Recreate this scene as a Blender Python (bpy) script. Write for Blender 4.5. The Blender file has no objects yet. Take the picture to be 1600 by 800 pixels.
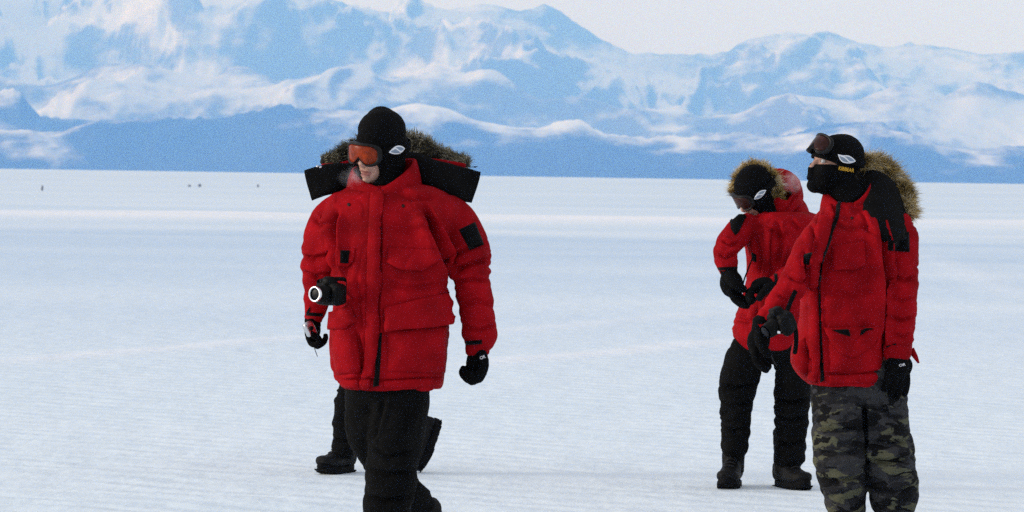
import bpy, bmesh, math, random
import numpy as np
from mathutils import Vector, Matrix
from mathutils.bvhtree import BVHTree
from mathutils.geometry import delaunay_2d_cdt

S = bpy.context.scene
COL = S.collection
rad = math.radians

# ------------------------------------------------------------------ camera
F_PX = 6000.0                       # focal length in pixels of the 1600 px wide photograph
EYE = 1.58
PITCH = math.atan((400 - 275) / F_PX)
ROLL = math.atan(24 / 1600.0)
cam_d = bpy.data.cameras.new('camera')
cam = bpy.data.objects.new('camera', cam_d)
COL.objects.link(cam)
S.camera = cam
cam_d.sensor_width = 36.0
cam_d.lens = 36.0 * F_PX / 1600.0
cam_d.clip_start = 0.5
cam_d.clip_end = 120000.0
_f = Vector((0, math.cos(PITCH), -math.sin(PITCH)))
_r0 = Vector((1, 0, 0))
_u0 = Vector((0, math.sin(PITCH), math.cos(PITCH)))
_r = _r0 * math.cos(ROLL) + _u0 * math.sin(ROLL)
_u = -_r0 * math.sin(ROLL) + _u0 * math.cos(ROLL)
CAM = Vector((0, 0, EYE))
cam.matrix_world = Matrix(((_r.x, _u.x, -_f.x, 0), (_r.y, _u.y, -_f.y, 0), (_r.z, _u.z, -_f.z, EYE), (0, 0, 0, 1)))
cam_d.dof.use_dof = True
cam_d.dof.focus_distance = 16.0
cam_d.dof.aperture_fstop = 14.0
FV, RV, UV = (np.array(v) for v in (_f, _r, _u))

# ------------------------------------------------------------------ light
SUN_EL, SUN_AZ = rad(12), rad(-96)     # azimuth from +Y towards +X: sun low, to the left and behind the camera
w = bpy.data.worlds.new('World')
S.world = w
w.use_nodes = True
nt = w.node_tree
bg = nt.nodes['Background']
sky = nt.nodes.new('ShaderNodeTexSky')
sky.sky_type = 'NISHITA'
sky.sun_disc = False
sky.sun_elevation = SUN_EL
sky.sun_rotation = SUN_AZ
sky.air_density = 1.0
sky.dust_density = 2.0
sky.ozone_density = 1.0
hs = nt.nodes.new('ShaderNodeHueSaturation')
hs.inputs['Saturation'].default_value = 0.45      # thin high cloud veils the blue
nt.links.new(sky.outputs[0], hs.inputs['Color'])
veil = nt.nodes.new('ShaderNodeMix')               # even high cloud over the clear sky
veil.data_type = 'RGBA'
veil.inputs[0].default_value = 0.70
veil.inputs[7].default_value = (4.95, 5.05, 5.55, 1)
nt.links.new(hs.outputs[0], veil.inputs[6])
nt.links.new(veil.outputs[2], bg.inputs['Color'])
bg.inputs['Strength'].default_value = 0.15
sl = bpy.data.lights.new('sun', 'SUN')
sun = bpy.data.objects.new('sun', sl)
COL.objects.link(sun)
sl.energy = 1.5
sl.angle = rad(15)
sl.color = (1.0, 0.93, 0.86)
sd = Vector((math.sin(SUN_AZ) * math.cos(SUN_EL), math.cos(SUN_AZ) * math.cos(SUN_EL), math.sin(SUN_EL)))
sun.rotation_euler = (-sd).to_track_quat('-Z', 'Y').to_euler()
S.view_settings.view_transform = 'Standard'
S.view_settings.look = 'None'
S.view_settings.exposure = 0.2
S.view_settings.gamma = 1.0
S.render.engine = 'CYCLES'
S.cycles.use_denoising = False
S.cycles.max_bounces = 8
S.cycles.volume_bounces = 4

# ------------------------------------------------------------------ helpers
def W(px, py, depth):
    """photograph pixel + distance along the view axis -> world point"""
    return CAM + (_f + _r * ((px - 800) / F_PX) - _u * ((py - 400) / F_PX)) * depth

def hor(px):
    return 275 + (px - 800) * 24 / 1600.0

def to_px(co):
    """(n,3) world -> pixels, depth"""
    d = co - np.array(CAM)
    z = d @ FV
    return np.stack([800 + F_PX * (d @ RV) / z, 400 - F_PX * (d @ UV) / z], 1), z

_rng = np.random.RandomState(7)
_perm = np.tile(_rng.permutation(256), 3)
_grad = _rng.normal(size=(256, 3))
_grad /= np.linalg.norm(_grad, axis=1)[:, None]

def noise3(p):
    """vectorised gradient noise, about -0.7..0.7"""
    p = np.asarray(p, float)
    i = np.floor(p).astype(int)
    f = p - i
    i &= 255
    u = f * f * f * (f * (f * 6 - 15) + 10)
    def g(a, b, c):
        h = _perm[_perm[_perm[(i[:, 0] + a) & 255] + ((i[:, 1] + b) & 255)] + ((i[:, 2] + c) & 255)]
        return np.einsum('ij,ij->i', _grad[h], f - np.array([a, b, c]))
    x0 = g(0, 0, 0) * (1 - u[:, 0]) + g(1, 0, 0) * u[:, 0]
    x1 = g(0, 1, 0) * (1 - u[:, 0]) + g(1, 1, 0) * u[:, 0]
    x2 = g(0, 0, 1) * (1 - u[:, 0]) + g(1, 0, 1) * u[:, 0]
    x3 = g(0, 1, 1) * (1 - u[:, 0]) + g(1, 1, 1) * u[:, 0]
    y0 = x0 * (1 - u[:, 1]) + x1 * u[:, 1]
    y1 = x2 * (1 - u[:, 1]) + x3 * u[:, 1]
    return y0 * (1 - u[:, 2]) + y1 * u[:, 2]

def fbm(p, oct=4, gain=0.5):
    s, a = 0, 1.0
    for k in range(oct):
        s = s + a * noise3(np.asarray(p) * 2 ** k + 17.3 * k)
        a *= gain
    return s

def ridged(p, oct=5, gain=0.5):
    s, a, wgt = 0, 1.0, 1.0
    for k in range(oct):
        n = 1 - np.abs(noise3(np.asarray(p) * 2.03 ** k + 11.7 * k)) * 1.6
        n = np.clip(n, 0, 1) ** 2 * wgt
        s = s + a * n
        wgt = np.clip(n * 1.6, 0, 1)
        a *= gain
    return s

# materials
MATS = {}
def mat(name, col, rough=0.8, metal=0.0, spec=0.3, bump=None, bscale=200.0, vary=0.0, vscale=6.0, sheen=0.0, coat=0.0, emit=None):
    if name in MATS:
        return MATS[name]
    m = bpy.data.materials.new(name)
    m.use_nodes = True
    t = m.node_tree
    b = t.nodes['Principled BSDF']
    b.inputs['Base Color'].default_value = (*col, 1)
    b.inputs['Roughness'].default_value = rough
    b.inputs['Metallic'].default_value = metal
    b.inputs['Specular IOR Level'].default_value = spec
    if sheen:
        b.inputs['Sheen Weight'].default_value = sheen
        b.inputs['Sheen Roughness'].default_value = 0.5
    if coat:
        b.inputs['Coat Weight'].default_value = coat
    tc = t.nodes.new('ShaderNodeTexCoord')
    if vary:
        n = t.nodes.new('ShaderNodeTexNoise')
        n.inputs['Scale'].default_value = vscale
        n.inputs['Detail'].default_value = 6
        t.links.new(tc.outputs['Object'], n.inputs['Vector'])
        r = t.nodes.new('ShaderNodeMapRange')
        r.inputs['From Min'].default_value = 0.3
        r.inputs['From Max'].default_value = 0.7
        r.inputs['To Min'].default_value = 1 - vary
        r.inputs['To Max'].default_value = 1 + vary
        t.links.new(n.outputs['Fac'], r.inputs['Value'])
        mx = t.nodes.new('ShaderNodeMix')
        mx.data_type = 'RGBA'
        mx.blend_type = 'MULTIPLY'
        mx.inputs[0].default_value = 1
        mx.inputs[6].default_value = (*col, 1)
        t.links.new(r.outputs[0], mx.inputs[7])
        t.links.new(mx.outputs[2], b.inputs['Base Color'])
    if bump:
        n2 = t.nodes.new('ShaderNodeTexNoise')
        n2.inputs['Scale'].default_value = bscale
        n2.inputs['Detail'].default_value = 5
        t.links.new(tc.outputs['Object'], n2.inputs['Vector'])
        bp = t.nodes.new('ShaderNodeBump')
        bp.inputs['Strength'].default_value = 1.0
        bp.inputs['Distance'].default_value = bump
        t.links.new(n2.outputs['Fac'], bp.inputs['Height'])
        t.links.new(bp.outputs[0], b.inputs['Normal'])
    MATS[name] = m
    return m

def mesh_obj(name, verts, faces, material=None, parent=None, smooth=True, origin=None):
    me = bpy.data.meshes.new(name)
    v = np.asarray(verts, float)
    if parent is not None:
        v = v - np.array(parent['_o'])
    elif origin is not None:
        v = v - np.array(origin)
    me.from_pydata(v.tolist(), [], [list(map(int, f)) for f in faces])
    me.update()
    if smooth:
        me.shade_smooth()
    o = bpy.data.objects.new(name, me)
    COL.objects.link(o)
    if material:
        me.materials.append(material)
    if parent is not None:
        o.parent = parent
        o['_o'] = parent['_o']
    elif origin is not None:
        o.location = origin
        o['_o'] = list(origin)
    return o

def tag(o, label=None, cat=None, group=None, kind=None):
    if label: o['label'] = label
    if cat: o['category'] = cat
    if group: o['group'] = group
    if kind: o['kind'] = kind
    return o

def interp(x, pts):
    a = np.array(pts, float)
    return np.interp(x, a[:, 0], a[:, 1])
# ------------------------------------------------------------------ snow plain
def snow_material():
    m = bpy.data.materials.new('snow')
    m.use_nodes = True
    t = m.node_tree
    b = t.nodes['Principled BSDF']
    b.inputs['Roughness'].default_value = 0.75
    b.inputs['Specular IOR Level'].default_value = 0.25
    geo = t.nodes.new('ShaderNodeNewGeometry')
    def mapping(sx, sy, rot=0.0):
        mp = t.nodes.new('ShaderNodeMapping')
        mp.inputs['Scale'].default_value = (sx, sy, 1)
        mp.inputs['Rotation'].default_value = (0, 0, rot)
        t.links.new(geo.outputs['Position'], mp.inputs['Vector'])
        return mp
    def noise(mp, detail=5, rough=0.55):
        n = t.nodes.new('ShaderNodeTexNoise')
        n.inputs['Scale'].default_value = 1
        n.inputs['Detail'].default_value = detail
        n.inputs['Roughness'].default_value = rough
        t.links.new(mp.outputs[0], n.inputs['Vector'])
        return n
    # wind-packed snow and bluer bare ice, in long streaks
    n1 = noise(mapping(0.012, 0.02, 0.05), 4)
    n2 = noise(mapping(0.5, 1.1, 0.3), 6, 0.6)
    ad = t.nodes.new('ShaderNodeMath'); ad.operation = 'ADD'
    ml = t.nodes.new('ShaderNodeMath'); ml.operation = 'MULTIPLY'; ml.inputs[1].default_value = 0.35
    t.links.new(n2.outputs['Fac'], ml.inputs[0])
    t.links.new(n1.outputs['Fac'], ad.inputs[0])
    t.links.new(ml.outputs[0], ad.inputs[1])
    cr = t.nodes.new('ShaderNodeValToRGB')
    cr.color_ramp.elements[0].position = 0.52
    cr.color_ramp.elements[0].color = (0.76, 0.86, 0.91, 1)
    cr.color_ramp.elements[1].position = 0.78
    cr.color_ramp.elements[1].color = (0.86, 0.92, 0.95, 1)
    t.links.new(ad.outputs[0], cr.inputs[0])
    # fresh drift strips come from the vertex attribute "fresh"
    at = t.nodes.new('ShaderNodeAttribute'); at.attribute_name = 'fresh'
    mx = t.nodes.new('ShaderNodeMix'); mx.data_type = 'RGBA'
    t.links.new(at.outputs['Fac'], mx.inputs[0])
    t.links.new(cr.outputs[0], mx.inputs[6])
    mx.inputs[7].default_value = (0.95, 0.95, 0.96, 1)
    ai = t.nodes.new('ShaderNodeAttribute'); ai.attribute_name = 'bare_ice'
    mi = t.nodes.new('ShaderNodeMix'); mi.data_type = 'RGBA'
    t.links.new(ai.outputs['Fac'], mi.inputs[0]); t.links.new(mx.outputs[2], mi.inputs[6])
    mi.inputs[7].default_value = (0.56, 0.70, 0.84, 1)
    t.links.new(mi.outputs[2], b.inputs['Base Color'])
    # crust relief
    b1 = noise(mapping(14, 5, 0.5), 6, 0.6)
    b2 = noise(mapping(2.2, 0.9, 0.5), 4)
    b3 = noise(mapping(90, 60, 0.2), 3, 0.6)
    s1 = t.nodes.new('ShaderNodeMath'); s1.operation = 'MULTIPLY_ADD'; s1.inputs[1].default_value = 0.20
    t.links.new(b1.outputs['Fac'], s1.inputs[0]); t.links.new(b2.outputs['Fac'], s1.inputs[2])
    s2 = t.nodes.new('ShaderNodeMath'); s2.operation = 'MULTIPLY_ADD'; s2.inputs[1].default_value = 0.035
    t.links.new(b3.outputs['Fac'], s2.inputs[0]); t.links.new(s1.outputs[0], s2.inputs[2])
    wv = t.nodes.new('ShaderNodeTexWave'); wv.wave_type = 'BANDS'
    wv.bands_direction = 'Y'
    wv.inputs['Scale'].default_value = 1.15; wv.inputs['Distortion'].default_value = 7.0; wv.inputs['Detail'].default_value = 3; wv.inputs['Detail Scale'].default_value = 1.6
    t.links.new(mapping(.6, 1.0, .75).outputs[0], wv.inputs['Vector'])
    s3_ = t.nodes.new('ShaderNodeMath'); s3_.operation = 'MULTIPLY_ADD'; s3_.inputs[1].default_value = 0.34
    t.links.new(wv.outputs['Fac'], s3_.inputs[0]); t.links.new(s2.outputs[0], s3_.inputs[2])
    s2 = s3_
    bp = t.nodes.new('ShaderNodeBump')
    bp.inputs['Strength'].default_value = 0.85
    bp.inputs['Distance'].default_value = 0.04
    t.links.new(s2.outputs[0], bp.inputs['Height'])
    t.links.new(bp.outputs[0], b.inputs['Normal'])
    return m

# plain: a fan of rows, dense near the people, reaching the foot of the hills
ys = np.concatenate([np.linspace(-60, 8, 8), np.linspace(10, 34, 150), np.geomspace(34.3, 420, 210), np.geomspace(430, 34500, 60)])
us = np.linspace(-1, 1, 261)
us = 0.25 * us + 0.75 * np.sign(us) * np.abs(us) ** 4
half = 60 + np.maximum(ys, 0) * 0.8
gx = us[None, :] * half[:, None]
gy = np.repeat(ys[:, None], len(us), 1)
P = np.stack([gx.ravel(), gy.ravel(), np.zeros(gx.size)], 1)
fade = np.clip((600 - P[:, 1]) / 300, 0, 1) * np.clip((P[:, 1] + 30) / 30, 0, 1)
d = np.clip(P[:, 1] / 60, 0, 1)
rip = fbm(np.stack([P[:, 0] * 0.9, P[:, 1] * 0.45, P[:, 0] * 0], 1), 4) * 0.006
und = fbm(np.stack([P[:, 0] * 0.05, P[:, 1] * 0.05, P[:, 0] * 0 + 3], 1), 3) * 0.05 * d
def strip(y0, wid, slope=0.0, wob=4.0):
    c = y0 + slope * P[:, 0] + wob * noise3(np.stack([P[:, 0] * 0.02, P[:, 0] * 0 + y0, P[:, 0] * 0], 1))
    return np.exp(-((P[:, 1] - c) / wid) ** 2)
def row_y(py, px=0):
    return EYE * F_PX / (py - hor(px))
rough_n = 0.75 + 0.7 * fbm(np.stack([P[:, 0] * 0.06, P[:, 1] * 0.15, P[:, 0] * 0 + 9], 1), 3)
berm = strip(row_y(332), 13, 0.45, 6)
berm2 = strip(row_y(352), 5, 0.30, 5)
P[:, 2] = (rip + und + (0.16 * berm + 0.05 * berm2) * rough_n) * fade
fresh = np.clip((berm * 1.1 + berm2 * 0.45) * rough_n, 0, 1)
# two wind-drift lines crossing the foreground
for (x0, y0_, x1, y1_, wd, am) in ((20, 566, 480, 528, 0.28, 0.55), (760, 570, 1130, 534, 0.30, 0.6), (780, 520, 1120, 488, 0.35, 0.35), (1440, 400, 1600, 465, 0.4, 0.3)):
    a, b_ = W(x0, y0_, 1) - CAM, W(x1, y1_, 1) - CAM
    a, b_ = CAM + a * (-EYE / a.z), CAM + b_ * (-EYE / b_.z)
    ab = np.array((b_ - a)[:2]); L = np.linalg.norm(ab); ab /= L
    q = P[:, :2] - np.array(a[:2])
    along = q @ ab; off = q @ np.array([-ab[1], ab[0]]) + 0.25 * noise3(np.stack([along * 0.5, along * 0 + x0, along * 0], 1))
    k = np.exp(-(off / wd) ** 2) * np.clip((along + 1) / 1.5, 0, 1) * np.clip((L + 1 - along) / 1.5, 0, 1)
    fresh = np.clip(fresh + am * k, 0, 1)
    P[:, 2] += 0.012 * k
nx = len(us)
faces = [(j * nx + i, j * nx + i + 1, (j + 1) * nx + i + 1, (j + 1) * nx + i) for j in range(len(ys) - 1) for i in range(nx - 1)]
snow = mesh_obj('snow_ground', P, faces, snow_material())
a_ = snow.data.attributes.new('fresh', 'FLOAT', 'POINT')
a_.data.foreach_set('value', fresh.astype(np.float32))
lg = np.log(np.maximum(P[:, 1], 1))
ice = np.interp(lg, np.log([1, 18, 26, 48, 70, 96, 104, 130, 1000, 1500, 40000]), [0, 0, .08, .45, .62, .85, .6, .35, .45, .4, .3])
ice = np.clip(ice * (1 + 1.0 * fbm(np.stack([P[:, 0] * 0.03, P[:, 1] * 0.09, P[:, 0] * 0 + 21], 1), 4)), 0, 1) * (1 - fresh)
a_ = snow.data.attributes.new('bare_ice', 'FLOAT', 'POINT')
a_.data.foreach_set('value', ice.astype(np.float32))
tag(snow, kind='structure', label='flat wind-packed snow plain reaching to the mountains')

# ------------------------------------------------------------------ mountains
def rock_snow_material(name, rock=(0.045, 0.05, 0.06), snowc=(0.86, 0.87, 0.89)):
    m = bpy.data.materials.new(name)
    m.use_nodes = True
    t = m.node_tree
    b = t.nodes['Principled BSDF']
    b.inputs['Roughness'].default_value = 0.9
    b.inputs['Specular IOR Level'].default_value = 0.1
    at = t.nodes.new('ShaderNodeAttribute'); at.attribute_name = 'snow_cover'
    geo = t.nodes.new('ShaderNodeNewGeometry')
    mp = t.nodes.new('ShaderNodeMapping'); mp.inputs['Scale'].default_value = (0.006, 0.0015, 0.010)
    t.links.new(geo.outputs['Position'], mp.inputs['Vector'])
    n = t.nodes.new('ShaderNodeTexNoise'); n.inputs['Scale'].default_value = 1; n.inputs['Detail'].default_value = 10; n.inputs['Roughness'].default_value = .62
    t.links.new(mp.outputs[0], n.inputs['Vector'])
    ma = t.nodes.new('ShaderNodeMath'); ma.operation = 'MULTIPLY_ADD'; ma.inputs[1].default_value = 1.3
    t.links.new(n.outputs['Fac'], ma.inputs[0])
    sb = t.nodes.new('ShaderNodeMath'); sb.operation = 'SUBTRACT'; sb.inputs[1].default_value = 0.65
    t.links.new(at.outputs['Fac'], sb.inputs[0]); t.links.new(sb.outputs[0], ma.inputs[2])
    mr = t.nodes.new('ShaderNodeMapRange'); mr.interpolation_type = 'SMOOTHSTEP'
    mr.inputs['From Min'].default_value = 0.22; mr.inputs['From Max'].default_value = 0.85
    t.links.new(ma.outputs[0], mr.inputs['Value'])
    mx = t.nodes.new('ShaderNodeMix'); mx.data_type = 'RGBA'
    mx.inputs[6].default_value = (*rock, 1); mx.inputs[7].default_value = (*snowc, 1)
    t.links.new(mr.outputs[0], mx.inputs[0]); t.links.new(mx.outputs[2], b.inputs['Base Color'])
    return m

MT = rock_snow_material('mountain_rock_and_snow')
MT_HIGH = rock_snow_material('dusted_rock_shaded_snow', (.17, .18, .205), (.72, .74, .77))  # dusted rock; snow colour dulled to stand for slopes in shade

def mountain(name, Y0, Wf, Wb, crest, nu, nv, rough, seed, snow_lo, snow_hi, snow_bias, spur=1.0, base=0.0, px0=-420, px1=2020, material=None, bias=None, crest_jitter=1.0, crest_rock=0.0):
    """height field whose skyline follows crest [(px, py)] at distance Y0"""
    px = np.concatenate([np.arange(px0 - 2000, px0, 14.0), np.linspace(px0, px1, nu), np.arange(px1 + 14.0, px1 + 2000, 14.0)])
    fold = np.where(px < px0, 2 * px0 - px, np.where(px > px1, 2 * px1 - px, px))      # the ranges run on beyond the frame
    yy = np.concatenate([np.linspace(Y0 - Wf, Y0, nv, endpoint=False), np.linspace(Y0, Y0 + Wb, nv // 3)])
    PX, YY = np.meshgrid(px, yy)
    X = (PX - 800) / F_PX * YY
    ch = np.array([hor(p) - interp(p, crest) for p in fold]) / F_PX * Y0
    fine = fbm(np.stack([px * 0.05, px * 0 + seed, px * 0], 1), 4) * 4 / F_PX * Y0
    ch = np.maximum(ch + fine * rough * crest_jitter, 8)
    kx = np.arange(-40, 41)
    def blur(a, s_):
        k = np.exp(-(kx / s_) ** 2); k /= k.sum()
        return np.convolve(np.pad(a, 40, 'edge'), k, 'valid')
    c1_, c2_ = blur(ch, 5), blur(ch, 22)
    tf = np.clip((Y0 - YY) / Wf, 0, 1); tb = np.clip((YY - Y0) / Wb, 0, 1)
    t_ = np.maximum(tf, tb)
    w1 = np.clip(t_ * 12, 0, 1); w2 = np.clip(t_ * 2.5, 0, 1)
    H = ch[None] * (1 - w1) + (c1_[None] * (1 - w2) + c2_[None] * w2) * w1     # spurs lose the crest's detail downhill
    prof = (1 - t_) ** 1.25
    q = np.stack([X.ravel() / 1900, YY.ravel() / 3000 * spur, X.ravel() * 0 + seed], 1)
    q[:, 0] += 0.35 * noise3(q * 1.7 + 5)
    q[:, 1] += 0.35 * noise3(q * 1.7 + 9)
    rg = ridged(q, 6, 0.50).reshape(X.shape)
    rg = rg / 1.7
    env = t_ * (1 - t_) * 4
    Z = H * (prof + env * (rg - 0.42) * 0.75 * rough)
    hf = fbm(np.stack([X.ravel() / 300, YY.ravel() / 700, X.ravel() * 0 + seed + 4], 1), 4).reshape(X.shape)
    Z += H * 0.09 * hf * np.clip(env, 0.15, 1) * rough
    Z = np.maximum(Z, -2 + 0 * Z) + base
    edge = (t_ > 0.995)
    Z[edge] = -4
    V = np.stack([X.ravel(), YY.ravel(), Z.ravel()], 1)
    n0 = len(px)
    fc = [(j * n0 + i, j * n0 + i + 1, (j + 1) * n0 + i + 1, (j + 1) * n0 + i) for j in range(len(yy) - 1) for i in range(n0 - 1)]
    o = mesh_obj(name, V, fc, material or MT)
    no = np.zeros(len(V) * 3, np.float32)
    o.data.vertices.foreach_get('normal', no)
    nz = np.abs(no.reshape(-1, 3)[:, 2])
    rel = Z.ravel() / max(ch.max(), 1)
    patch = fbm(np.stack([X.ravel() / 700, YY.ravel() / 2500, Z.ravel() / 300 + seed], 1), 4)
    cov = snow_bias + (nz - 0.80) * 1.6 + patch * 0.9 + np.interp(rel, [0, snow_lo, snow_hi, 1], [-0.7, -0.45, 0.1, 0.2])
    cov = cov - crest_rock * np.clip(1 - t_.ravel() / .14, 0, 1) * np.clip(.6 + 1.5 * patch, 0, 1)      # wind keeps the ridge line bare
    if bias is not None:
        cov = cov + interp(PX.ravel(), bias)
    at = o.data.attributes.new('snow_cover', 'FLOAT', 'POINT')
    at.data.foreach_set('value', np.clip(cov, 0, 1).astype(np.float32))
    tag(o, kind='structure')
    return o

far_crest = [(-420, -30), (-150, -36), (0, -40), (90, -36), (180, -34), (215, -34), (250, -40), (330, -42), (420, -36), (475, -18), (500, -4), (530, 2), (548, 12), (575, 17), (620, 21), (660, 15), (705, 14), (740, 7), (775, 14), (800, 22), (825, 18), (845, 7), (872, 20), (905, 42), (935, 62), (975, 81), (1010, 83), (1060, 84), (1100, 86), (1135, 80), (1152, 66), (1180, 58), (1210, 54), (1250, 53), (1290, 54), (1330, 66), (1375, 73), (1405, 72), (1416, 65), (1435, 70), (1470, 75), (1520, 83), (1600, 82), (1800, 90), (2020, 70)]
mid_crest = [(-420, 120), (-100, 130), (0, 118), (60, 140), (120, 128), (150, 98), (190, 104), (240, 112), (290, 120), (330, 125), (352, 103), (385, 104), (430, 128), (480, 120), (510, 112), (540, 118), (600, 120), (660, 118), (705, 112), (740, 116), (775, 112), (800, 128), (840, 160), (900, 150), (985, 178), (1040, 168), (1060, 166), (1090, 185), (1150, 190), (1220, 150), (1260, 150), (1330, 160), (1400, 130), (1470, 150), (1520, 125), (1600, 150), (2020, 130)]
low_crest = [(-420, 150), (-120, 170), (-40, 150), (0, 140), (18, 136), (40, 158), (62, 182), (110, 186), (200, 187), (260, 182), (330, 186), (400, 172), (438, 160), (480, 176), (540, 182), (600, 176), (640, 164), (680, 168), (720, 184), (770, 200), (830, 205), (880, 186), (905, 188), (940, 208), (1000, 214), (1060, 212), (1120, 207), (1180, 206), (1230, 212), (1290, 190), (1340, 186), (1400, 196), (1450, 222), (1500, 236), (1560, 232), (1620, 225), (2020, 200)]
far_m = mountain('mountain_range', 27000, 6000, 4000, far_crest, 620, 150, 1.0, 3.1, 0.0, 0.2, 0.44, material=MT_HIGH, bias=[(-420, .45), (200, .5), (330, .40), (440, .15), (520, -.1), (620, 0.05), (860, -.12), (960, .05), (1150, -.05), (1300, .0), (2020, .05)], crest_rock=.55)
tag(far_m, label='tall pale snow-covered mountain range along the skyline')
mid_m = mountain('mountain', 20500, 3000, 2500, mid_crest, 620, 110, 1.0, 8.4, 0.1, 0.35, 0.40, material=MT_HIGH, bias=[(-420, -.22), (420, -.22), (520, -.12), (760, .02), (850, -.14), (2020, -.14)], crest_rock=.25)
tag(mid_m, label='snowy broken spurs in front of the tall range')
low_m = mountain('hills', 16500, 2200, 2000, low_crest, 620, 90, 1.0, 14.9, 0.35, 0.95, 0.36, crest_jitter=2.2)
tag(low_m, label='dark blue rocky foothills rising from the ice')

# ------------------------------------------------------------------ haze
hv = [(-29000, -80, -5), (29000, -80, -5), (29000, 34800, -5), (-29000, 34800, -5)]
hv += [(x, y, 1720) for x, y, z in hv]
haze = mesh_obj('haze', hv, [(3, 2, 1, 0), (4, 5, 6, 7), (0, 1, 5, 4), (1, 2, 6, 5), (2, 3, 7, 6), (3, 0, 4, 7)], smooth=False)
hm = bpy.data.materials.new('haze_air')
hm.use_nodes = True
t = hm.node_tree
for n in list(t.nodes):
    if n.type != 'OUTPUT_MATERIAL':
        t.nodes.remove(n)
pv = t.nodes.new('ShaderNodeVolumePrincipled')
pv.inputs['Color'].default_value = (0.14, 0.38, 1.0, 1)
pv.inputs['Absorption Color'].default_value = (1, 1, 1, 1)
pv.inputs['Density'].default_value = 9.5e-5
pv.inputs['Anisotropy'].default_value = 0.0
t.links.new(pv.outputs[0], t.nodes['Material Output'].inputs['Volume'])
haze.data.materials.append(hm)
tag(haze, kind='stuff', label='thin blue haze lying in front of the mountains')
# ------------------------------------------------------------------ mesh builders for people
class Fig:
    def __init__(s, D, px, seed=1):
        s.D = D
        g = W(px, 400, D)
        s.o = Vector((g.x, g.y, 0.0))
        s.sc = F_PX / D
        s.seed = seed
    def p(s, x, y, d=0.0):
        return np.array(W(x, y, s.D + d))
    def gz(s, x, d=0.0):
        """pixel row of the ground at this column and depth"""
        return hor(x) + EYE * F_PX / (s.D + d)

def join(parts):
    V, Fc, n = [], [], 0
    for v, f in parts:
        V.append(np.asarray(v, float))
        Fc += [tuple(i + n for i in q) for q in f]
        n += len(v)
    return np.concatenate(V), Fc

def loft(rings, cap=True, loop=False):
    n = len(rings[0])
    V = np.concatenate([np.asarray(r, float) for r in rings])
    Fc = []
    m = len(rings)
    for j in range(m if loop else m - 1):
        a, b = j * n, ((j + 1) % m) * n
        for i in range(n):
            k = (i + 1) % n
            Fc.append((a + i, a + k, b + k, b + i))
    if cap and not loop:
        Fc.append(tuple(range(n))[::-1])
        Fc.append(tuple((m - 1) * n + i for i in range(n)))
    return V, Fc

def resample(pts, k):
    """Catmull-Rom through rows of numbers"""
    p = np.array(pts, float)
    if len(p) < 3 or k <= 1:
        return p
    q = np.concatenate([[2 * p[0] - p[1]], p, [2 * p[-1] - p[-2]]])
    out = []
    for i in range(1, len(q) - 2):
        for t in np.linspace(0, 1, k, endpoint=False):
            out.append(0.5 * (2 * q[i] + (q[i + 1] - q[i - 1]) * t + (2 * q[i - 1] - 5 * q[i] + 4 * q[i + 1] - q[i + 2]) * t * t + (3 * q[i] - q[i - 1] - 3 * q[i + 1] + q[i + 2]) * t ** 3))
    out.append(p[-1])
    return np.array(out)

def tube3(C, R, n=20, k=1.0, ref=(0, 1, 0), ends=True):
    """tube through world points C with radii R; k = depth ratio along ref"""
    C = np.asarray(C, float)
    R = np.asarray(R, float)
    T = np.gradient(C, axis=0)
    T /= np.linalg.norm(T, axis=1)[:, None] + 1e-12
    ref = np.array(ref, float)
    rings = []
    th = np.linspace(0, 2 * math.pi, n, endpoint=False)
    if ends:      # rounded ends
        C = np.concatenate([[C[0] - T[0] * R[0] * 0.45], C, [C[-1] + T[-1] * R[-1] * 0.45]])
        R = np.concatenate([[R[0] * 0.62], R, [R[-1] * 0.62]])
        T = np.concatenate([[T[0]], T, [T[-1]]])
    for c, t, r in zip(C, T, R):
        rr = ref if abs(t @ ref) < 0.93 else np.array([0, 0, 1.0])
        s_ = np.cross(t, rr); s_ /= np.linalg.norm(s_)
        b = np.cross(s_, t)
        rings.append(c + r * (np.cos(th)[:, None] * s_ + k * np.sin(th)[:, None] * b))
    return loft(rings)

def limb(fig, pts, n=22, k=1.0, sub=5):
    """pts: (px, py, depth offset, radius px)"""
    q = resample(pts, sub)
    C = [fig.p(a[0], a[1], a[2]) for a in q]
    return tube3(C, q[:, 3] / fig.sc, n, k)

def trunk(fig, rows, n=40, ex=2.6, sub=4):
    """rows: (py, x left, x right, depth front, depth back)"""
    q = resample(rows, sub)
    th = np.linspace(0, 2 * math.pi, n, endpoint=False)
    cx = np.sign(np.cos(th)) * np.abs(np.cos(th)) ** (2 / ex)
    sy = np.sign(np.sin(th)) * np.abs(np.sin(th)) ** (2 / ex)
    rings = []
    for py, xl, xr, df, db in q:
        c = fig.p((xl + xr) / 2, py, (df + db) / 2)
        rings.append(c + np.outer(cx * (xr - xl) / 2 / fig.sc, [1, 0, 0]) + np.outer(sy * (db - df) / 2, [0, 1, 0]))
    return loft(rings)

_ico = None
def ellipsoid(c, r, R=np.eye(3), sub=3):
    global _ico
    if _ico is None:
        bm = bmesh.new()
        bmesh.ops.create_icosphere(bm, subdivisions=3, radius=1)
        _ico = (np.array([v.co[:] for v in bm.verts]), [tuple(v.index for v in f.verts) for f in bm.faces])
        bm.free()
    v = _ico[0] * np.array(r)
    return v @ np.asarray(R).T + np.array(c), list(_ico[1])

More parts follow.
